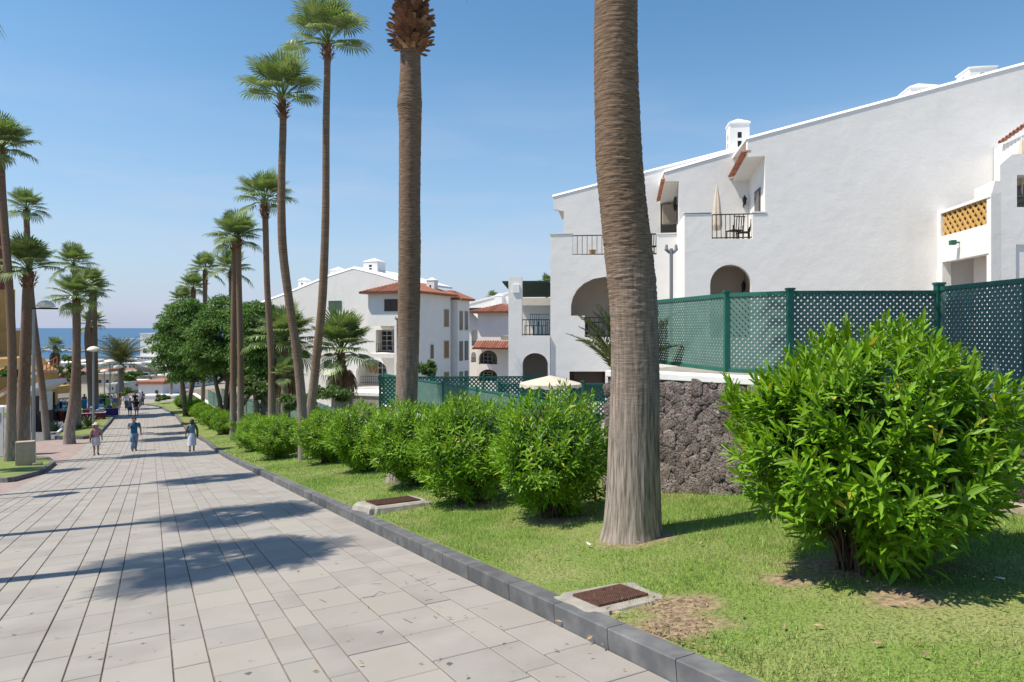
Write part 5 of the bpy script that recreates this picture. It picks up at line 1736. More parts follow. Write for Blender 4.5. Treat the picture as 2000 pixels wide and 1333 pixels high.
# pedestal with a pale panel
gp = ground(50, 918)
ped = thing("pedestal", "beige stone pedestal with a pale panel on its side, on the left grass island", "pedestal", gp)
mb = MB(); w_ = 30 / FP * gp.y; hh = 56 / FP * gp.y
fwd = Vector((DX, DY, 0)); sdv = Vector((NX, NY, 0))
mb.frame(gp, sdv, fwd, (0, 0, 1), -.32, .32, -.18, .18, -.1, hh); mb.build("block", M['stone'], ped, bevel=.02)
mb = MB(); mb.frame(gp, sdv, fwd, (0, 0, 1), .322, .335, -.13, .13, hh * .30, hh * .82); mb.build("panel", M['pale'], ped)
mb = MB(); mb.frame(gp + sdv * .45 - fwd * .22, sdv, fwd, (0, 0, 1), -.18, .14, -.12, .12, -.1, hh * .26); mb.build("foot_stone", M['stone'], ped, bevel=.03)


def street_lamp(label, p, h, arm=None, head=.42):
    r = thing("street_lamp", label, "street lamp", p, "street lamps along the promenade")
    p = Vector(p)
    mb = MB(); mb.tube([p, p + Vector((0, 0, h))], [.075, .06], 10); mb.tube([p, p + Vector((0, 0, .35))], .1, 10); mb.build("pole", M['steel'], r)
    d = Vector((NX, NY, 0))
    a0 = p + Vector((0, 0, h - .04)); a1 = a0 + d * (arm or 0)
    if arm:
        mb = MB(); mb.bar(a0 - d * .06, a0 + d * (arm + head + .1), .14, .07); mb.build("arm", M['iron'], r)
        c = a0 + d * arm + Vector((0, 0, .04))
    else:
        c = p + Vector((0, 0, h))
    mb = MB(); mb.lathe(c, [(head * .5 if arm else .08, -.05 if not arm else 0), (head, .04), (head * .96, .10), (head * .75, .22), (head * .4, .30), (.03, .33)], 18); mb.build("lamp_head", M['lampwhite'], r, smooth=True)
    return r


gl = ground(66, 905)
street_lamp("nearest street lamp, pale bowl on a flat arm beside the beige pedestal", (gl.x, gl.y, gl.z), (905 - 601) / FP * gl.y, arm=.45, head=.38)
street_lamp("street lamp beyond the left edge of the picture whose head shades the paving", (-14.3, 16.4, zg(-14.3, 16.4)), 5.2, head=.5)
for px, top, D, lab in ((183, 686, 46, "second street lamp, standing in the planting bed right of the stout palm"), (215, 709, 66, "third street lamp left of the date palm"), (231, 719, 74, "fourth street lamp in front of the date palm"), (204, 727, 84, "small street lamp between two lamp posts, farthest on the left")):
    p = onground(px, D); street_lamp(lab, p, EZ - (top - 641) / FP * D - p.z, head=.42 if D < 60 else .5)
# lamp posts by the buildings
for px, top, D, lab in ((1311, 486, 17.5, "slim grey twin headed lamp post in front of the white wall behind the fence"), (777, 622, 40, "dark lamp post beside the second thick palm trunk")):
    p = at(px, top, D); b_ = Vector((p.x, p.y, -1.5 if px < 1000 else CAPZ - .05))
    r = thing("lamp_post", lab, "lamp post", b_, "lamp posts in the apartment gardens")
    mb = MB(); mb.tube([b_, p], .045 if D < 20 else .07, 8); mb.build("pole", M['steel'] if D < 20 else M['iron'], r)
    for sg in (-1, 1):
        mb = MB(); q = p + Vector((.07 * sg, 0, 0)); mb.tube([q + Vector((-.03 * sg, 0, -.12)), q + Vector((.06 * sg, 0, -.02)), q + Vector((.05 * sg, 0, .1))], [.03, .05, .03], 8); mb.build("lamp_head", M['steel'], r)


# ------------------------------------------------------------------ leafy trees and shrubs
def leaf_cloud(clusters, per, cr, ll, lw, seed, droop=.5):
    g = np.random.default_rng(seed)
    cl = np.array(clusters)
    c = np.repeat(cl, per, 0); N = len(c)
    d = g.normal(size=(N, 3)); d /= np.linalg.norm(d, axis=1)[:, None]
    d[:, 2] = np.abs(d[:, 2]) * .9 - .25
    r = cr * g.uniform(.35, 1.0, N) ** .6
    P = c + d * r[:, None] * np.array([1, 1, .8])
    l = d * .6 + g.normal(size=(N, 3)) * .45 + np.array([0, 0, -droop]); l /= np.linalg.norm(l, axis=1)[:, None]
    n = d + g.normal(size=(N, 3)) * .45; n -= l * np.sum(n * l, 1)[:, None]; n /= np.linalg.norm(n, axis=1)[:, None]
    s = np.cross(l, n)
    L_ = ll * g.uniform(.7, 1.25, N)[:, None]; W_ = lw * g.uniform(.7, 1.2, N)[:, None]
    V = np.stack([P, P + l * L_ * .45 + s * W_ * .5, P + l * L_, P + l * L_ * .45 - s * W_ * .5], 1).reshape(-1, 3)
    return V, np.arange(len(V)).reshape(-1, 4)


def ficus(label, px, py, rx, ry, D, seed, ncl, trunks, m='ficus', per=340, ll=.19, lw=.085, group="dark leafy trees by the promenade", name="ficus_tree"):
    """crown centre and half sizes in pixels at distance D; trunk foot on the ground under it"""
    r_ = random.Random(seed)
    c = at(px, py, D); sx_ = rx / FP * D; sz_ = ry / FP * D
    b_ = onground(px, D) if trunks else Vector((c.x, D, c.z - sz_ * .9))
    root = thing(name, label, "tree" if trunks else "shrub", b_, group)
    cl = []
    while len(cl) < ncl:
        d = Vector((r_.gauss(0, 1), r_.gauss(0, 1), r_.gauss(0, 1))).normalized()
        f = r_.uniform(.35, 1.0) ** .5
        f *= 1 + .22 * noise.noise(d * 2.2 + Vector((seed, 0, 0)))
        if d.z < -.75: continue
        cl.append((c.x + d.x * sx_ * f - b_.x, c.y + d.y * sx_ * f - b_.y, c.z + d.z * sz_ * f - b_.z))
    cr = (sx_ + sz_) / 2 * .31
    V, F = leaf_cloud(cl, per, cr, ll, lw, seed)
    obj("crown", npmesh("crown", V, F, M[m]), root)["kind"] = "stuff"
    if trunks:
        h = c.z - b_.z
        mb = MB()
        for i in range(trunks):
            a = 6.28 * i / trunks + .4
            o = Vector((math.cos(a), math.sin(a), 0))
            p0 = b_ + o * .14 + Vector((0, 0, -.1)); p1 = b_ + o * .35 + Vector((0, 0, h * .3)); p2 = b_ + o * .9 + Vector((0, 0, h * .7)); p3 = Vector(cl[r_.randrange(len(cl))]) + b_
            mb.tube([p0, p1, p2, p2.lerp(p3, .8)], [.22, .17, .11, .04], 8)
            for k in range(4):
                q = Vector(cl[r_.randrange(len(cl))]) + b_
                mb.tube([p1.lerp(p2, .6), p2.lerp(q, .5), p2.lerp(q, .95)], [.09, .06, .02], 6)
        obj_ = mb.build("trunk", M['barkf'], root, smooth=True)
    return root


ficus("leftmost dark ficus tree with weeping foliage, overhanging the hedge by the promenade", 364, 678, 52, 94, 60, 3, 96, 3, per=400, ll=.24, lw=.10)
ficus("broad dark ficus with a forked multi stemmed trunk behind the paired slim palms", 438, 682, 66, 90, 50, 5, 104, 5, per=400, ll=.21, lw=.09)
ficus("darkest rightmost ficus between the paired palms and the slim palm", 506, 682, 48, 106, 47, 8, 100, 3, per=380, ll=.20, lw=.09)
ficus("small leafy tree at the foot of the paired palms", 492, 765, 30, 30, 41, 9, 24, 2, 'shrub', 200, .16, .09, "garden shrubs")
ficus("green and reddish shrub at the foot of the full fan palm", 640, 775, 46, 22, 31, 11, 22, 0, 'shrub', 200, .13, .07, "garden shrubs", "garden_shrub")
ficus("bushy shrub behind the hedge below the low skirted palm", 578, 785, 30, 22, 30, 12, 16, 0, 'shrub', 180, .13, .07, "garden shrubs", "garden_shrub")
ficus("light green shrub poking above the lattice fence right of the second thick palm", 832, 722, 17, 18, 30, 13, 12, 0, 'shrub', 160, .16, .05, "garden shrubs", "garden_shrub")
ficus("dark round tree right of the date palm trunk", 252, 742, 17, 18, 118, 14, 16, 1, 'ficus', 140, .5, .25, "trees at the foot of the slope")
ficus("bright green clipped shrubs behind the low hut", 292, 741, 16, 9, 128, 15, 12, 0, 'shrub', 140, .5, .25, "trees at the foot of the slope", "garden_shrub")
ficus("small tree with greyish green foliage left of the stout palm trunk", 130, 722, 28, 26, 76, 16, 22, 1, 'shrub', 150, .3, .15, "trees at the foot of the slope")
ficus("reddish flowering bougainvillea above the yellow kiosk", 133, 748, 15, 12, 70, 17, 12, 0, 'bougain', 160, .25, .14, "trees at the foot of the slope", "bougainvillea")
ficus("creeper hanging over the orange terrace at the left edge", 14, 728, 24, 12, 50, 18, 14, 0, 'shrub', 160, .22, .12, "trees at the foot of the slope", "creeper")
ficus("pale yellowish shrub at the tip of the lawn beside the hedge end", 316, 778, 12, 6, 80, 19, 8, 0, 'shrub', 140, .25, .14, "trees at the foot of the slope", "garden_shrub")
ficus("low green shrubs under the date palm", 245, 766, 12, 8, 104, 20, 8, 0, 'shrub', 120, .35, .2, "trees at the foot of the slope", "garden_shrub")
ficus("dark shrub at the foot of the grey palm trunk on the left", 200, 785, 11, 12, 66, 21, 8, 0, 'ficus', 140, .25, .14, "trees at the foot of the slope", "garden_shrub")

# ------------------------------------------------------------------ left hand ground, islands, planting bed
mb = MB()
tt = list(np.arange(-8, 53, 2.))
mb.quadstrip([(*XY(t, -26), zr(t) - .006) for t in tt], [(*XY(t, LEFT_W - .002), zr(t) - .006) for t in tt])
mb.build("side_path", M['pink'], kind="structure", recalc=False)
mb = MB()
tt = list(np.arange(52, 112, 2.))
mb.quadstrip([(*XY(t, -40), zr(t) - .02) for t in tt], [(*XY(t, LEFT_W - .002), zr(t) - .02) for t in tt])
mb.build("shop_street", M['kerb'], kind="structure", recalc=False)


def island(pts, h, name, kerbw=.16):
    """planted island with a stone kerb round it; pts in world x, y"""
    n = len(pts)
    P = [Vector((x, y, 0)) for x, y in pts]
    c = sum(P, Vector()) / n
    mb = MB(); top = [Vector((p.x, p.y, zg(p.x, p.y) + h - .01)) for p in [c.lerp(p, .97) for p in P]]
    cc = Vector((c.x, c.y, sum(t.z for t in top) / n + .03))
    mb.add([cc] + top, [(0, 1 + i, 1 + (i + 1) % n) for i in range(n)])
    o = mb.build(name, M['lawn'], kind="structure", recalc=False)
    k = MB()
    for i in range(n):
        a, b = P[i], P[(i + 1) % n]
        a = Vector((a.x, a.y, zg(a.x, a.y))); b = Vector((b.x, b.y, zg(b.x, b.y)))
        ln = (b - a).length; m = max(1, int(ln / .8))
        for j in range(m):
            q = MB(); q.bar(a.lerp(b, (j + .01) / m) + Vector((0, 0, h / 2 - .04)), a.lerp(b, (j + .99) / m) + Vector((0, 0, h / 2 - .04)), kerbw, h + .1)
            q.build("kerb_stone", M['kerb'], o if False else kerb)
    return o


g_ = [ground(x, y) for x, y in ((-60, 944), (20, 942), (80, 926), (104, 908), (92, 899), (30, 897), (-60, 899))]
island([(p.x, p.y) for p in g_], .14, "lawn")
g_ = [ground(x, y) for x, y in ((110, 858), (165, 858), (190, 852), (212, 829), (222, 816), (180, 820), (130, 838))]
island([(p.x, p.y) for p in g_], .18, "planting_bed")


def agave(label, p, n, L_, m='agave', up=60):
    r = thing("agave_plant", label, "plant", p, "spiky plants in the left planting bed")
    V = []; F = []
    for i in range(n):
        a = i * 2.4; el = R_(up * (1 - .75 * i / n) + 15); ll = L_ * random.uniform(.8, 1.1)
        d = Vector((math.cos(a) * math.cos(el), math.sin(a) * math.cos(el), math.sin(el))); s = Vector((-math.sin(a), math.cos(a), 0)); u = s.cross(d)
        me_ = []
        for f, w in ((0, .5), (.45, 1), (.8, .6), (1, .05)):
            q = d * ll * f + Vector((0, 0, -.10 * ll * f * f)); ww = ll * .07 * w
            me_ += [q - s * ww, q - u * ww * .4, q + s * ww]
        k = len(V); V += me_
        for j in range(3):
            F += [(k + j * 3, k + j * 3 + 1, k + j * 3 + 4, k + j * 3 + 3), (k + j * 3 + 1, k + j * 3 + 2, k + j * 3 + 5, k + j * 3 + 4)]
    mb = MB(); mb.add([Vector(p) + v for v in V], F); mb.build("rosette", M[m], r, recalc=False)


for px, py, n, L_, lab in ((173, 838, 26, 1.25, "dark spiky agave in the planting bed by the second street lamp"), (140, 845, 20, .8, "low spiky plant in front of the stout palm"), (108, 846, 20, .9, "light green spiky plant beside the slanting palm foot"), (155, 842, 18, .7, "small spiky plant between two larger ones in the bed")):
    p = ground(px, py); agave(lab, p + Vector((0, 0, .12)), n, L_)
# white pipe lying along the bed
p, q = ground(112, 852), ground(146, 836)
mb = MB(); mb.tube([p + Vector((0, 0, .2)), q + Vector((0, 0, .75))], .09, 8); tag(mb.build("handrail", M['whitecloth'], loc=p), "pale sloping rail at the foot of the stout palm", "handrail")

# ------------------------------------------------------------------ people
def person(label, p, h, face, top, bottom, hair, hat=None, skirt=False, short=False, bag=None, phone=False, stride=.10, skin='skin', sleeveless=False, fem=False, arms=.0):
    """p: ground point, face: heading (radians, 0 = +x)"""
    root = thing("person", label, "person", p)
    Rm = Matrix.Rotation(face - math.pi / 2, 3, 'Z')
    T = lambda x, y, z: Vector(p) + Rm @ Vector((x * h, y * h, z * h))
    sw = .108 if not fem else .094
    hw = .055 if not fem else .06
    J = {}
    J['pel'] = (0, 0, .52); J['wst'] = (0, 0, .62); J['chs'] = (0, 0, .73); J['nkb'] = (0, 0, .815); J['nkt'] = (0, .008, .865); J['hd'] = (0, .014, .915); J['top'] = (0, .008, .965)
    for s, nm in ((-1, 'L'), (1, 'R')):
        J['sh' + nm] = (s * sw, 0, .80); J['el' + nm] = (s * (sw + .035 + arms), -.012, .64); J['wr' + nm] = (s * (sw + .04 + arms), .035, .50); J['ha' + nm] = (s * (sw + .04 + arms), .05, .455)
        J['hp' + nm] = (s * hw, 0, .49); J['kn' + nm] = (s * hw * .95, .02 + s * stride * .5, .275); J['an' + nm] = (s * hw * .9, s * stride - (.03 if s < 0 else 0), .045 + (.02 if s < 0 else 0)); J['to' + nm] = (s * hw * 1.05, s * stride + .085 - (.03 if s < 0 else 0), .018)
    if phone:
        J['elR'] = (sw + .05, .07, .66); J['wrR'] = (.075, .10, .80); J['haR'] = (.055, .075, .865)
    rad = dict(pel=.072, wst=.060, chs=.072, nkb=.035, nkt=.031, hd=.058, top=.045, sh=.042, el=.027, wr=.018, ha=.021, hp=.058, kn=.036, an=.022, to=.020)
    names = list(J); idx = {n: i for i, n in enumerate(names)}
    E = [('pel', 'wst'), ('wst', 'chs'), ('chs', 'nkb'), ('nkb', 'nkt'), ('nkt', 'hd'), ('hd', 'top')]
    for n in 'LR': E += [('chs', 'sh' + n), ('sh' + n, 'el' + n), ('el' + n, 'wr' + n), ('wr' + n, 'ha' + n), ('pel', 'hp' + n), ('hp' + n, 'kn' + n), ('kn' + n, 'an' + n), ('an' + n, 'to' + n)]
    me = bpy.data.meshes.new("body")
    me.from_pydata([T(*J[n]) - Vector(p) for n in names], [(idx[a], idx[b]) for a, b in E], [])
    ob = link(bpy.data.objects.new("body", me)); ob.parent = root
    md = ob.modifiers.new("skin", 'SKIN')
    for n, sv in zip(names, me.skin_vertices[0].data):
        r = rad[n.rstrip('LR') if n[:-1] in rad else n] * h
        sv.radius = (r, r * (.75 if n in ('chs', 'wst') else 1)); sv.use_root = (n == 'pel')
    ob.modifiers.new("sub", 'SUBSURF').levels = 2; ob.modifiers["sub"].render_levels = 2
    dg = bpy.context.evaluated_depsgraph_get(); dg.update()
    me2 = bpy.data.meshes.new_from_object(ob.evaluated_get(dg)); me2.materials.clear(); me2.materials.append(M[skin]); me2.shade_smooth()
    # fingers, nose and ears joined to the body
    b = bmesh.new(); b.from_mesh(me2)
    mbx = MB()
    for n in 'LR':
        w_, hnd = Vector(J['wr' + n]), Vector(J['ha' + n]); d = (hnd - w_).normalized(); sdv = Vector((0, 1, 0)) if abs(d.y) < .8 else Vector((1, 0, 0)); sdv = (sdv - d * sdv.dot(d)).normalized()
        for i, ln in enumerate((.042, .048, .045, .035)):
            o = hnd + sdv * (-.015 + .010 * i); c_ = Vector((-.01 if n == 'R' else .01, 0, 0))
            mbx.tube([T(*o) - Vector(p), T(*(o + d * ln * .6)) - Vector(p), T(*(o + d * ln + c_)) - Vector(p)], [.0062 * h, .0055 * h, .004 * h], 5)
        mbx.tube([T(*(hnd + sdv * .018 - d * .02)) - Vector(p), T(*(hnd + sdv * .036 + d * .015)) - Vector(p)], [.0075 * h, .005 * h], 5)
    mbx.tube([T(0, .066, .925) - Vector(p), T(0, .080, .908) - Vector(p), T(0, .068, .902) - Vector(p)], [.005 * h, .010 * h, .008 * h], 5)
    for s in (-1, 1): mbx.tube([T(s * .056, .01, .93) - Vector(p), T(s * .062, .006, .915) - Vector(p), T(s * .056, .01, .898) - Vector(p)], [.007 * h, .011 * h, .006 * h], 5)
    m3 = bpy.data.meshes.new("x"); m3.from_pydata(mbx.v, [], mbx.f); b.from_mesh(m3); b.to_mesh(me2); b.free(); bpy.data.meshes.remove(m3)
    ob.modifiers.clear(); ob.data = me2; me2.name = "body"

    def loft(rings, name, m, cap=True, n=14):
        mbl = MB(); vs = []
        for x, y, z, rx, ry in rings:
            vs += [T(x + rx * math.cos(2 * math.pi * k / n), y + ry * math.sin(2 * math.pi * k / n), z) for k in range(n)]
        fs = [(i * n + k, i * n + (k + 1) % n, (i + 1) * n + (k + 1) % n, (i + 1) * n + k) for i in range(len(rings) - 1) for k in range(n)]
        if cap: fs += [tuple(range(n - 1, -1, -1)), tuple((len(rings) - 1) * n + k for k in range(n))]
        mbl.add(vs, fs); return mbl

    def seg(mbl, a, b_, ra, rb, t0=0, t1=1):
        A, B = Vector(J[a]), Vector(J[b_]); q0, q1 = A.lerp(B, t0), A.lerp(B, t1)
        mbl.tube([T(*q0), T(*q0.lerp(q1, .5)), T(*q1)], [ra * h, (ra + rb) / 2 * h, rb * h], 10)
    # shirt
    g = 1.0 if not fem else .92
    sh = loft([(0, 0, .485, .096 * g, .074), (0, 0, .55, .092 * g, .073), (0, 0, .63, .086 * g, .068), (0, 0, .72, .10 * g, .078), (0, 0, .79, .112 * g, .068), (0, 0, .825, .075 * g, .05), (0, 0, .84, .045, .04)], "shirt", None)
    for n in 'LR':
        if not sleeveless: seg(sh, 'sh' + n, 'el' + n, .050, .040, -.05, .62)
    sh.build("shirt", M[top], root, smooth=True)
    if skirt:
        loft([(0, 0, .56, .088, .072), (0, 0, .50, .104, .086), (0, 0, .40, .115, .10), (0, 0, .30 if short else .19, .125, .115)], "s", None, False).build("skirt", M[bottom], root, smooth=True)
    else:
        tr = loft([(0, 0, .545, .088, .070), (0, 0, .50, .100, .078), (0, 0, .455, .098, .080), (0, 0, .43, .06, .06)], "t", None)
        for n in 'LR':
            seg(tr, 'hp' + n, 'kn' + n, .064, .052, 0, .85 if short else 1)
            if not short: seg(tr, 'kn' + n, 'an' + n, .050, .040, 0, .95)
        tr.build("shorts" if short else "trousers", M[bottom], root, smooth=True)
    for n in 'LR':
        A, B = Vector(J['an' + n]), Vector(J['to' + n])
        mb = MB(); mb.tube([T(*(A + Vector((0, -.03, -.018)))), T(*(A + Vector((0, .0, -.012)))), T(*B), T(*(B + Vector((0, .03, -.002))))], [.020 * h, .027 * h, .026 * h, .014 * h], 8); mb.build("shoe", M['shoe'], root, smooth=True)
    # hair
    mb = MB()
    n = 12; vs = []
    prof = [(.985, .012), (.978, .035), (.955, .056), (.925, .064), (.895, .060)] + ([(.85, .052), (.80, .03)] if fem else [])
    for z, r in prof: vs += [T(r * math.cos(2 * math.pi * k / n), (-.008 if z > .9 else -.022) + r * (.85 if math.sin(2 * math.pi * k / n) > 0 and z < .95 else 1.05) * math.sin(2 * math.pi * k / n) * (.35 if math.sin(2 * math.pi * k / n) > 0 and z < .93 else 1), z) for k in range(n)]
    mb.add(vs, [(i * n + k, i * n + (k + 1) % n, (i + 1) * n + (k + 1) % n, (i + 1) * n + k) for i in range(len(prof) - 1) for k in range(n)] + [tuple(range(n))])
    mb.build("hair", M[hair], root, smooth=True)
    if hat:
        c = T(0, .008, .955)
        mb = MB(); mb.lathe(c, [(.115 * h, -.012 * h), (.118 * h, -.008 * h), (.066 * h, .004 * h), (.060 * h, .038 * h), (.040 * h, .056 * h), (.005 * h, .06 * h)], 16); mb.build("sun_hat", M[hat], root, smooth=True)
    if bag:
        c = (sw + .055, -.02, .50)
        mb = MB(); mb.frame(T(*c), Rm @ Vector((1, 0, 0)), Rm @ Vector((0, 1, 0)), (0, 0, 1), -.02 * h, .02 * h, -.075 * h, .075 * h, -.08 * h, .06 * h)
        bg_ = mb.build("bag", M[bag], root, bevel=.01)
        mb = MB(); mb.tube([T(sw + .04, -.08, .55), T(sw * .9, -.05, .845), T(sw * .75, .03, .84), T(sw + .04, .04, .55)], .007 * h, 5); mb.build("strap", M[bag], bg_)
    return root


tocam = math.atan2(-DY, -DX) + .15
away = math.atan2(DY, DX)
person("woman in pink top, pale shorts and straw hat walking up the promenade", ground(188, 889), 1.60, tocam, 'pinkcloth', 'pale', 'hairbrown', hat='straw', skirt=True, short=True, bag='bagc', fem=True, sleeveless=True, stride=.05, arms=.02)
person("man in a blue t-shirt and jeans walking with a hand raised to his face", ground(262, 881), 1.76, tocam, 'bluecloth', 'jeans', 'hairdark', phone=True, stride=.07, arms=.03)
person("woman in a teal top and long white skirt seen from behind near the kerb", ground(375, 882), 1.62, away, 'tealcloth', 'whitecloth', 'hairbrown', skirt=True, bag='bagc', fem=True, sleeveless=True, stride=.05, arms=.03, skin='tan')
person("walker in grey top and blue shorts seen from behind on the promenade", ground(254, 813), 1.72, away, 'greycloth', 'bluecloth', 'hairgrey', short=True, stride=.07)
person("walker in a dark top and pink shorts beside the one in blue shorts", ground(267, 813), 1.62, away, 'black', 'pinkcloth', 'hairbrown', short=True, fem=True, stride=.06)
person("distant walker in a long red dress", ground(233, 797), 1.66, away, 'redcloth', 'redcloth', 'hairdark', skirt=True, fem=True)
person("distant walker in a white shirt and dark trousers behind the grey one", ground(247, 799), 1.74, tocam, 'whitecloth', 'navy', 'hairdark')
person("distant walker in brown and black just behind the pair", ground(264, 797), 1.72, tocam, 'black', 'bagc', 'hairbrown')
person("distant walker in purple at the tip of the lawn", ground(278, 793), 1.70, away, 'purple', 'navy', 'hairdark', stride=.12)
person("distant walker in pale clothes near the tip of the lawn", ground(273, 795), 1.68, tocam, 'whitecloth', 'greycloth', 'hairgrey')
person("distant person in dark clothes at the left edge of the promenade", ground(213, 797), 1.70, away, 'navy', 'black', 'hairdark')
person("distant person in pale shorts left of the red dress", ground(221, 796), 1.70, tocam, 'pale', 'jeans', 'hairbrown', short=True)
person("shopper in a blue top among the clothes racks on the left", ground(128, 824), 1.70, 1.0, 'bluecloth', 'navy', 'hairdark')
person("shopper in white beside the shop entrance on the left", ground(83, 826), 1.70, 2.0, 'whitecloth', 'black', 'hairdark')
person("shopper in black at the foot of the kiosk", ground(105, 822), 1.72, 0.5, 'black', 'navy', 'hairdark')
person("person in dark clothes on the far terrace behind the red brown palm", ground(165, 800), 1.72, 1.5, 'navy', 'black', 'hairdark')

# ------------------------------------------------------------------ clothes racks, market stall
cols = ['redcloth', 'navy', 'black', 'bluecloth', 'pinkcloth', 'whitecloth', 'maroon', 'cyan', 'purple', 'greycloth', 'limecloth', 'yellowc']


def rack(label, px, py, w, h, pal, seed, rot=0.2):
    rr = random.Random(seed)
    p = ground(px, py); r = thing("clothes_rack", label, "clothes rack", p, "clothes racks outside the shop")
    d = Vector((math.cos(rot), math.sin(rot), 0)); s = Vector((-d.y, d.x, 0))
    mb = MB()
    for sg in (-1, 1):
        q = p + d * sg * w / 2; mb.bar(q, q + Vector((0, 0, h)), .035); mb.bar(q - s * .25 + Vector((0, 0, .05)), q + s * .25 + Vector((0, 0, .05)), .035)
    mb.bar(p - d * w / 2 + Vector((0, 0, h)), p + d * w / 2 + Vector((0, 0, h)), .035); mb.build("rack_frame", M['steel'], r)
    n = int(w / .13)
    for i in range(n):
        q = p + d * (-w / 2 + .08 + (w - .16) * i / max(1, n - 1)) + Vector((0, 0, h - .03))
        ln = rr.uniform(.6, 1.0); ww = rr.uniform(.2, .27); a = rr.uniform(-.3, .3)
        s2 = (s + d * a).normalized()
        o = [(-ww, -.12), (-.06, -.02), (.06, -.02), (ww, -.12), (ww * 1.05, -.4), (ww * .72, -.38), (ww * .75, -ln), (-ww * .75, -ln), (-ww * .72, -.38), (-ww * 1.05, -.4)]
        mb = MB(); A = [q + s2 * x + Vector((0, 0, z)) + d * .02 for x, z in o]; B = [v - d * .04 for v in A]; k = len(o)
        tess = tessellate_polygon([[Vector((x, z, 0)) for x, z in o]])
        mb.add(A + B, [tuple(t) for t in tess] + [tuple(j + k for j in reversed(t)) for t in tess] + [(j, (j + 1) % k, k + (j + 1) % k, k + j) for j in range(k)])
        mb.build("garment", M[rr.choice(pal)], r)


rack("clothes rack with red and dark garments between the slanting palm and the lamp post", 78, 842, 1.8, 1.5, ['redcloth', 'maroon', 'navy', 'black'], 1)
rack("clothes rack of dark garments behind the slanting palm trunk", 68, 832, 1.8, 1.6, ['black', 'navy', 'whitecloth'], 2, .6)
rack("clothes rack with brownish and red garments left of the stout palm", 116, 836, 1.9, 1.35, ['maroon', 'redcloth', 'bagc', 'navy'], 3, .1)
rack("clothes rack of mixed garments in front of the kiosk", 124, 818, 2.2, 1.6, ['black', 'navy', 'cyan', 'bluecloth'], 4, .3)
rack("clothes rack of black garments by the shop opening", 100, 816, 2.0, 1.7, ['black', 'navy', 'purple'], 5, .5)
rack("clothes rack with white and pale garments beside the kiosk", 140, 812, 2.0, 1.6, ['whitecloth', 'pale', 'greycloth'], 6, .1)


def stall(label, px, py, w, items, cl, seed):
    rr = random.Random(seed); p = ground(px, py); d = Vector((NX, NY, 0)); s = Vector((DX, DY, 0))
    r = thing("market_table", label, "market table", p, "market tables by the promenade")
    mb = MB(); mb.frame(p, d, s, (0, 0, 1), -w / 2, w / 2, -.5, .5, .72, .78); mb.build("tabletop", M['whitecloth'], r)
    for a in (-1, 1):
        for b in (-1, 1): mb = MB(); mb.frame(p, d, s, (0, 0, 1), a * (w / 2 - .06) - .025, a * (w / 2 - .06) + .025, b * .44 - .025, b * .44 + .025, 0, .72); mb.build("leg", M['steel'], r)
    mb = MB(); mb.frame(p, d, s, (0, 0, 1), -w / 2 - .01, w / 2 + .01, -.515, -.505, .12, .775); mb.build("cloth", M[cl], r)
    x = -w / 2 + .08
    i = 0
    while x < w / 2 - .2:
        ww = rr.uniform(.22, .42); hh = rr.uniform(.12, .5)
        c = rr.choice(items)
        q = p + d * (x + ww / 2) + Vector((0, 0, .781))
        mb = MB(); mb.frame(q, d, s, (0, 0, 1), -ww / 2, ww / 2, -.3, .3, 0, hh)
        tag(mb.build("goods_box", M[c], loc=q, bevel=.02), "%s %s box counting along the %s" % (["first", "second", "third", "fourth", "fifth", "sixth", "seventh", "eighth", "ninth"][i], {'cyan': 'turquoise', 'bluecloth': 'blue', 'whitecloth': 'white', 'limecloth': 'lime green', 'purple': 'purple', 'redcloth': 'red', 'pinkcloth': 'pink', 'maroon': 'maroon', 'greycloth': 'grey', 'yellowc': 'yellow'}[c], label.replace('market table', 'table').replace(' nearest the promenade edge', '').replace(' beside the second street lamp', '')), "box", "goods boxes on the market tables")
        x += ww + .04; i += 1


stall("market table with turquoise and blue goods", 172, 818, 2.6, ['cyan', 'bluecloth', 'whitecloth', 'redcloth'], 'bluecloth', 1)
stall("market table nearest the promenade edge with green and purple cloths", 203, 814, 2.4, ['limecloth', 'cyan', 'whitecloth', 'purple', 'yellowc'], 'purple', 2)
stall("market table with maroon cloth beside the second street lamp", 180, 824, 2.0, ['maroon', 'pinkcloth', 'limecloth', 'greycloth'], 'maroon', 3)
p = ground(196, 812)
r = thing("towel_stand", "stand of bright beach towels behind the market tables", "towel stand", p)
d = Vector((NX, NY, 0))
mb = MB()
for a in (-1.6, 1.6): mb.bar(p + d * a, p + d * a + Vector((0, 0, 1.6)), .04)
mb.bar(p - d * 1.6 + Vector((0, 0, 1.6)), p + d * 1.6 + Vector((0, 0, 1.6)), .04); mb.build("stand_frame", M['steel'], r)
for i, c in enumerate(('cyan', 'whitecloth', 'bluecloth', 'limecloth', 'tealcloth')):
    q = p + d * (-1.3 + .64 * i); mb = MB(); mb.frame(q, d, (DX, DY, 0), (0, 0, 1), -.22, .22, -.035, -.02, .65, 1.59); mb.build("towel", M[c], r)


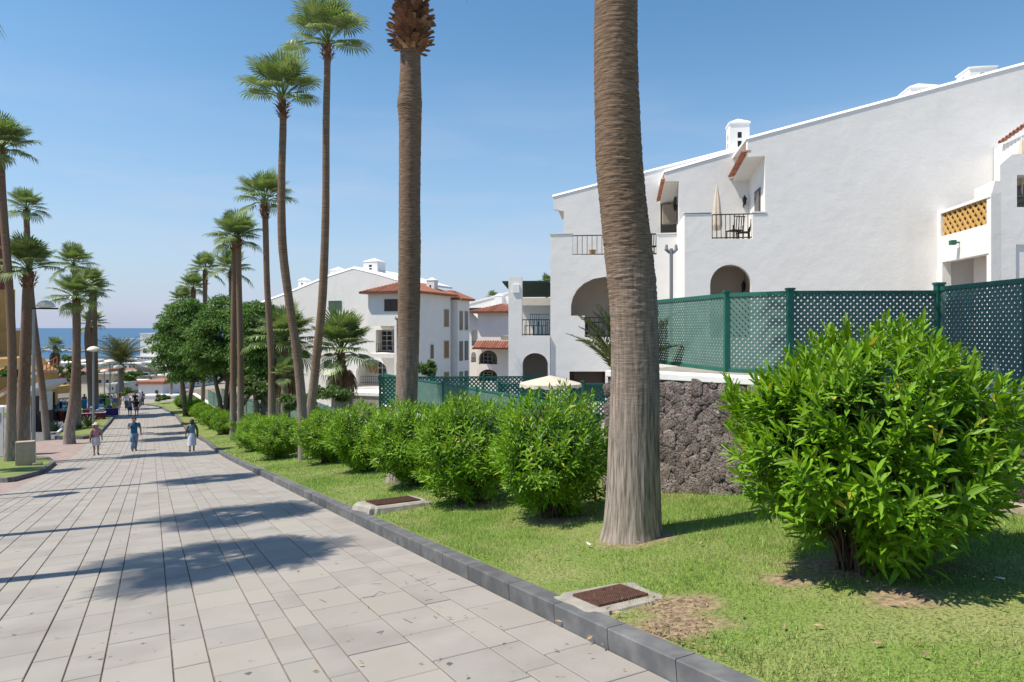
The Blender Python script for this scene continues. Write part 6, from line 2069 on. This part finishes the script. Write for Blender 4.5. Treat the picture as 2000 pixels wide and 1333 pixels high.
# ------------------------------------------------------------------ foot of the slope, harbour, sea
def house(label, px0, px1, pyt, D, dep, m, roof=None, wins=(), cat="building", name="white_house", over=.25):
    a, b = at(px0, pyt, D), at(px1, pyt, D)
    zb = zg((a.x + b.x) / 2, D) - 1.5
    r = thing(name, label, cat, ((a.x + b.x) / 2, D, zb + 1.5), "buildings at the foot of the slope")
    mb = MB(); mb.box(a.x, b.x, D, D + dep, zb, a.z); mb.build("wall", M[m], r)
    mb = MB(); mb.box(a.x - over, b.x + over, D - over, D + dep + over, a.z + .004, a.z + .004 + (.18 if roof is None else .45)); mb.build("roof", M[roof or 'coping'], r)
    for x0, x1, y0, y1 in wins:
        p, q = at(x0, y0, D), at(x1, y1, D); t = (q.x - p.x) * .1
        mb = MB(); mb.box(p.x, q.x, D - .05, D + .02, q.z, p.z); w_ = mb.build("window", M['woodwhite'], r)
        mb = MB(); mb.box(p.x + t, q.x - t, D - .07, D - .052, q.z + t, p.z - t); mb.build("pane", M['glass'], w_)
    return r


house("low white hut with a terracotta roof edge beyond the tip of the lawn", 271, 318, 751, 104, 7, 'white', 'tile', [(303, 310, 762, 770)])
house("low white wall like building behind the group of walkers", 276, 345, 775, 93, 2.0, 'white', None, over=.05, name="garden_building")
house("long white building behind the hut with a shaded terrace", 268, 318, 722, 134, 10, 'stone', 'cement', [(272, 292, 727, 735)])
house("white terraced building stepping up behind the ficus", 297, 345, 735, 120, 18, 'white', None, [(306, 311, 742, 750)])
house("white building at the end of the promenade left of the walkers", 208, 226, 752, 112, 10, 'white', None, [(213, 217, 755, 761), (219, 222, 756, 762)])
house("white shop with small dark windows beside the fourth street lamp", 186, 222, 735, 128, 12, 'cream', 'cement', [(190, 200, 741, 750), (206, 214, 741, 750)])
house("pale pink house behind the date palm", 215, 256, 728, 150, 12, 'stone', 'tile', [(222, 228, 734, 741), (238, 246, 734, 741)])
house("white house partly hidden by the stout palm", 120, 176, 730, 140, 12, 'cement', 'tile', [(130, 136, 738, 746), (150, 158, 738, 746)])
house("tall white block on the shore right of the sea view", 274, 330, 652, 300, 30, 'white', None, [(279, 288, 680, 691), (280, 284, 665, 667), (296, 302, 663, 665)])
house("lower white terrace of the shore block with a row of dark windows", 268, 330, 697, 296, 3.5, 'white', None, [(276 + 6 * i, 280 + 6 * i, 699, 702) for i in range(7)])
for i, (x0, x1, y, D, mm) in enumerate(((60, 100, 712, 260, 'white'), (104, 150, 708, 300, 'cement'), (150, 190, 712, 240, 'white'), (190, 216, 706, 320, 'stone'), (240, 275, 711, 230, 'white'), (216, 246, 704, 340, 'white'))):
    house("far harbour building %s" % ("with a flat white roof left of the skirted palm", "of grey concrete behind the skirted palm", "of white render behind the stout palm", "of beige stone left of the date palm", "of white render right of the date palm", "of white render behind the date palm crown")[i], x0, x1, y, D, 20, mm, None, [(x0 + 4 + 8 * k, x0 + 8 + 8 * k, y + 4, y + 8) for k in range(3)], name="harbour_building")
# breakwater and boats
a, b = at(40, 690, 760), at(330, 690, 760)
mb = MB(); mb.box(a.x, b.x, 760, 772, SEAZ - 2, SEAZ + 3.0); mb.build("harbour_wall", M['cement'], kind="structure")
hull_cache = {}


def boat(label, x, y, L_, mast):
    r = thing("sailing_boat" if mast else "motor_boat", label, "boat", (x, y, SEAZ), "boats moored in the harbour")
    st = [(-.5, .13), (-.2, .16), (.2, .15), (.42, .07), (.52, .01)]
    mb = MB(); vs = []
    for f, w in st: vs += [(x + f * L_, y - w * L_, SEAZ + .1 * L_ * (1 + .3 * max(0, f))), (x + f * L_ * .94, y, SEAZ - .3), (x + f * L_, y + w * L_, SEAZ + .1 * L_ * (1 + .3 * max(0, f)))]
    fs = []
    for i in range(4):
        q = i * 3; fs += [(q, q + 1, q + 4, q + 3), (q + 1, q + 2, q + 5, q + 4), (q, q + 3, q + 5, q + 2)]
    fs.append((0, 2, 1)); mb.add(vs, fs); mb.build("hull", M['whitecloth'], r)
    mb = MB(); mb.box(x - .25 * L_, x + .15 * L_, y - .09 * L_, y + .09 * L_, SEAZ + .102 * L_, SEAZ + (.17 if mast else .24) * L_); mb.build("cabin", M['woodwhite'], r)
    if mast:
        mb = MB(); mb.tube([(x + .05 * L_, y, SEAZ + .17 * L_), (x + .05 * L_, y, SEAZ + 1.35 * L_)], [.10, .07], 6); mb.tube([(x + .05 * L_, y, SEAZ + .33 * L_), (x - .38 * L_, y, SEAZ + .30 * L_)], .08, 6); mb.build("mast", M['woodwhite'], r)
    else:
        mb = MB(); mb.box(x - .1 * L_, x + .05 * L_, y - .07 * L_, y + .07 * L_, SEAZ + .242 * L_, SEAZ + .34 * L_); mb.build("bridge", M['woodwhite'], r)


NUMS = 'one two three four five six seven eight nine ten eleven twelve thirteen fourteen fifteen sixteen seventeen eighteen nineteen twenty twenty-one twenty-two twenty-three twenty-four twenty-five twenty-six'.split()
rr = random.Random(4)
for i in range(26):
    px = 72 + i * 8.2 + rr.uniform(-2, 2); y = rr.uniform(690, 752)
    boat("white %s, number %s from the left end of the harbour" % ("sailing boat with a bare mast" if i % 3 else "motor boat with a raised bridge", NUMS[i]), (px - 1000) / FP * y, y, rr.uniform(8, 12), i % 3)
# speeding boat with its wake
pw = Vector(((205 - 1000) / FP * 1560, 1560, SEAZ))
boat("speeding white motor boat on the open sea ahead of a long foaming wake", pw.x, pw.y, 14, 0)
mb = MB()
for k in range(2):
    x0, x1 = pw.x + 6 + 38 * k, pw.x + 48 + 60 * k
    n = 12
    A = [(x0 + (x1 - x0) * i / n, pw.y - (3 + 9 * k + 5 * math.sin(math.pi * i / n)) * rr.uniform(.6, 1.2), SEAZ + .15) for i in range(n + 1)]
    B = [(x0 + (x1 - x0) * i / n, pw.y + (3 + 9 * k + 5 * math.sin(math.pi * i / n)) * rr.uniform(.6, 1.2), SEAZ + .15) for i in range(n + 1)]
    mb.quadstrip(A, B)
mb.build("wake", M['whitecloth'], kind="stuff", recalc=False)

# ------------------------------------------------------------------ covers in the lawn, litter
def cover(label, px, py, w, d, h, margin):
    p = ground(px, py); t, w_ = TW(p.x, p.y)
    a = Vector((NX, NY, 0)); b = Vector((DX, DY, -.12)).normalized(); u = a.cross(b).normalized()
    if u.z < 0: u = -u
    r = thing("drain_cover", label, "drain cover", p, "drain covers in the lawn")
    mb = MB(); n = 28
    vs = []
    for f, z in ((1.12, -.05), (1.05, h * .7), (.97, h)):
        for k in range(n):
            th = 2 * math.pi * k / n; c, s = math.cos(th), math.sin(th)
            sx_ = math.copysign(abs(c) ** .35, c); sy_ = math.copysign(abs(s) ** .35, s)
            j = 1 + .22 * noise.noise((c * 2 + px, s * 2, f)) + .08 * noise.noise((c * 6 + px, s * 6, f))
            vs.append(p + a * sx_ * (w / 2 + margin) * f * j + b * sy_ * (d / 2 + margin) * f * j + u * z)
    vs.append(p + u * h)
    mb.add(vs, [(i * n + k, i * n + (k + 1) % n, (i + 1) * n + (k + 1) % n, (i + 1) * n + k) for i in range(2) for k in range(n)] + [(2 * n + k, 2 * n + (k + 1) % n, 3 * n) for k in range(n)])
    mb.build("concrete_surround", M['cement'], r, smooth=False)
    mb = MB(); mb.frame(p, a, b, u, -w / 2, w / 2, -d / 2, d / 2, h - .01, h + .012); pl_ = mb.build("grate", M['rust'], r)
    mb = MB()
    for i in range(22): x = -w / 2 + w * (i + .5) / 22; mb.frame(p, a, b, u, x - .005, x + .005, -d / 2, d / 2, h + .0125, h + .018)
    for i in range(16): y = -d / 2 + d * (i + .5) / 16; mb.frame(p, a, b, u, -w / 2, w / 2, y - .005, y + .005, h + .0127, h + .019)
    mb.build("grate_bars", M['rust'], pl_, kind="stuff")


cover("rusty drain grate set in rough concrete beside the kerb, nearest the camera", 1192, 1167, .46, .36, .010, .10)
cover("rusty slatted drain grate raised on a concrete block further down the kerb", 768, 990, .70, .60, .085, .13)


def flat_bits(name, n, region, sz, m, z, seed):
    g = random.Random(seed); mb = MB()
    for i in range(n):
        px, py = g.uniform(region[0], region[2]), g.uniform(region[1], region[3])
        p = ground(px, py); a = g.uniform(0, 6.28); l = sz * g.uniform(.5, 1.4); w = l * g.uniform(.2, .4)
        d = Vector((math.cos(a), math.sin(a), g.uniform(-.15, .15))); s = Vector((-d.y, d.x, g.uniform(-.3, .3)))
        o = p + Vector((0, 0, z + g.uniform(0, .01)))
        mb.add([o - d * l, o + s * w + Vector((0, 0, .008)), o + d * l, o - s * w], [(0, 1, 2, 3)])
    return tag(mb.build(name, m, recalc=False), kind="stuff")


flat_bits("dry_leaves", 90, (1050, 1000, 1990, 1320), .030, M['litter'], .035, 1)
flat_bits("fallen_leaves", 26, (560, 1080, 1250, 1325), .022, M['litter'], .006, 2)
flat_bits("bark_litter", 160, (1250, 1165, 1390, 1280), .016, M['litter'], .012, 3)
mb = MB()
g = random.Random(6)
for i in range(16):
    px, py = g.gauss(770, 80), g.gauss(1165, 38)
    if py > 1300 or py < 1080: continue
    p = ground(px, py)
    if TW(p.x, p.y)[1] > 2.5: continue
    a = g.uniform(0, 6.28); l = g.uniform(.04, .15); q = p + Vector((math.cos(a) * l, math.sin(a) * l, 0)); q.z = zg(q.x, q.y) + .008
    mb.bar(p + Vector((0, 0, .004)), q, .0022, .002)
tag(mb.build("dry_twigs", M['stem'], recalc=False), kind="stuff")
for px, py, lab in ((1152, 1070, "small white scrap of paper on the lawn left of the thickest trunk foot"), (1175, 1085, "second white scrap of paper on the lawn below the thickest trunk foot"), (1957, 1143, "crumpled white paper on the lawn right of the largest bush")):
    p = ground(px, py); mb = MB(); s = .035 if px < 1500 else .06
    vs = [p + Vector((random.uniform(-s, s) * (1 if k % 2 else .8), random.uniform(-s, s), .03 + random.uniform(0, .03))) for k in range(6)]
    mb.add(vs, [(0, 1, 2), (1, 3, 2), (2, 3, 4), (3, 5, 4)]); tag(mb.build("paper_scrap", M['paperw'], loc=p, recalc=False), lab, "litter", "paper scraps on the lawn")

# tan stone slabs at the foot of the lava wall, far right
for px, py, w_, lab in ((1905, 988, .55, "long tan stone slab at the foot of the lava wall at the right edge"), (1985, 1000, .6, "short tan stone slab below the longer one at the right edge")):
    p = ground(px, py); m1 = MB(); m1.frame(p, wd_, wn, (0, 0, 1), -w_, w_, -.05, .10, -.05, .085)
    tag(m1.build("stone_slab", M['stone'], loc=p, bevel=.02), lab, "stone slab")
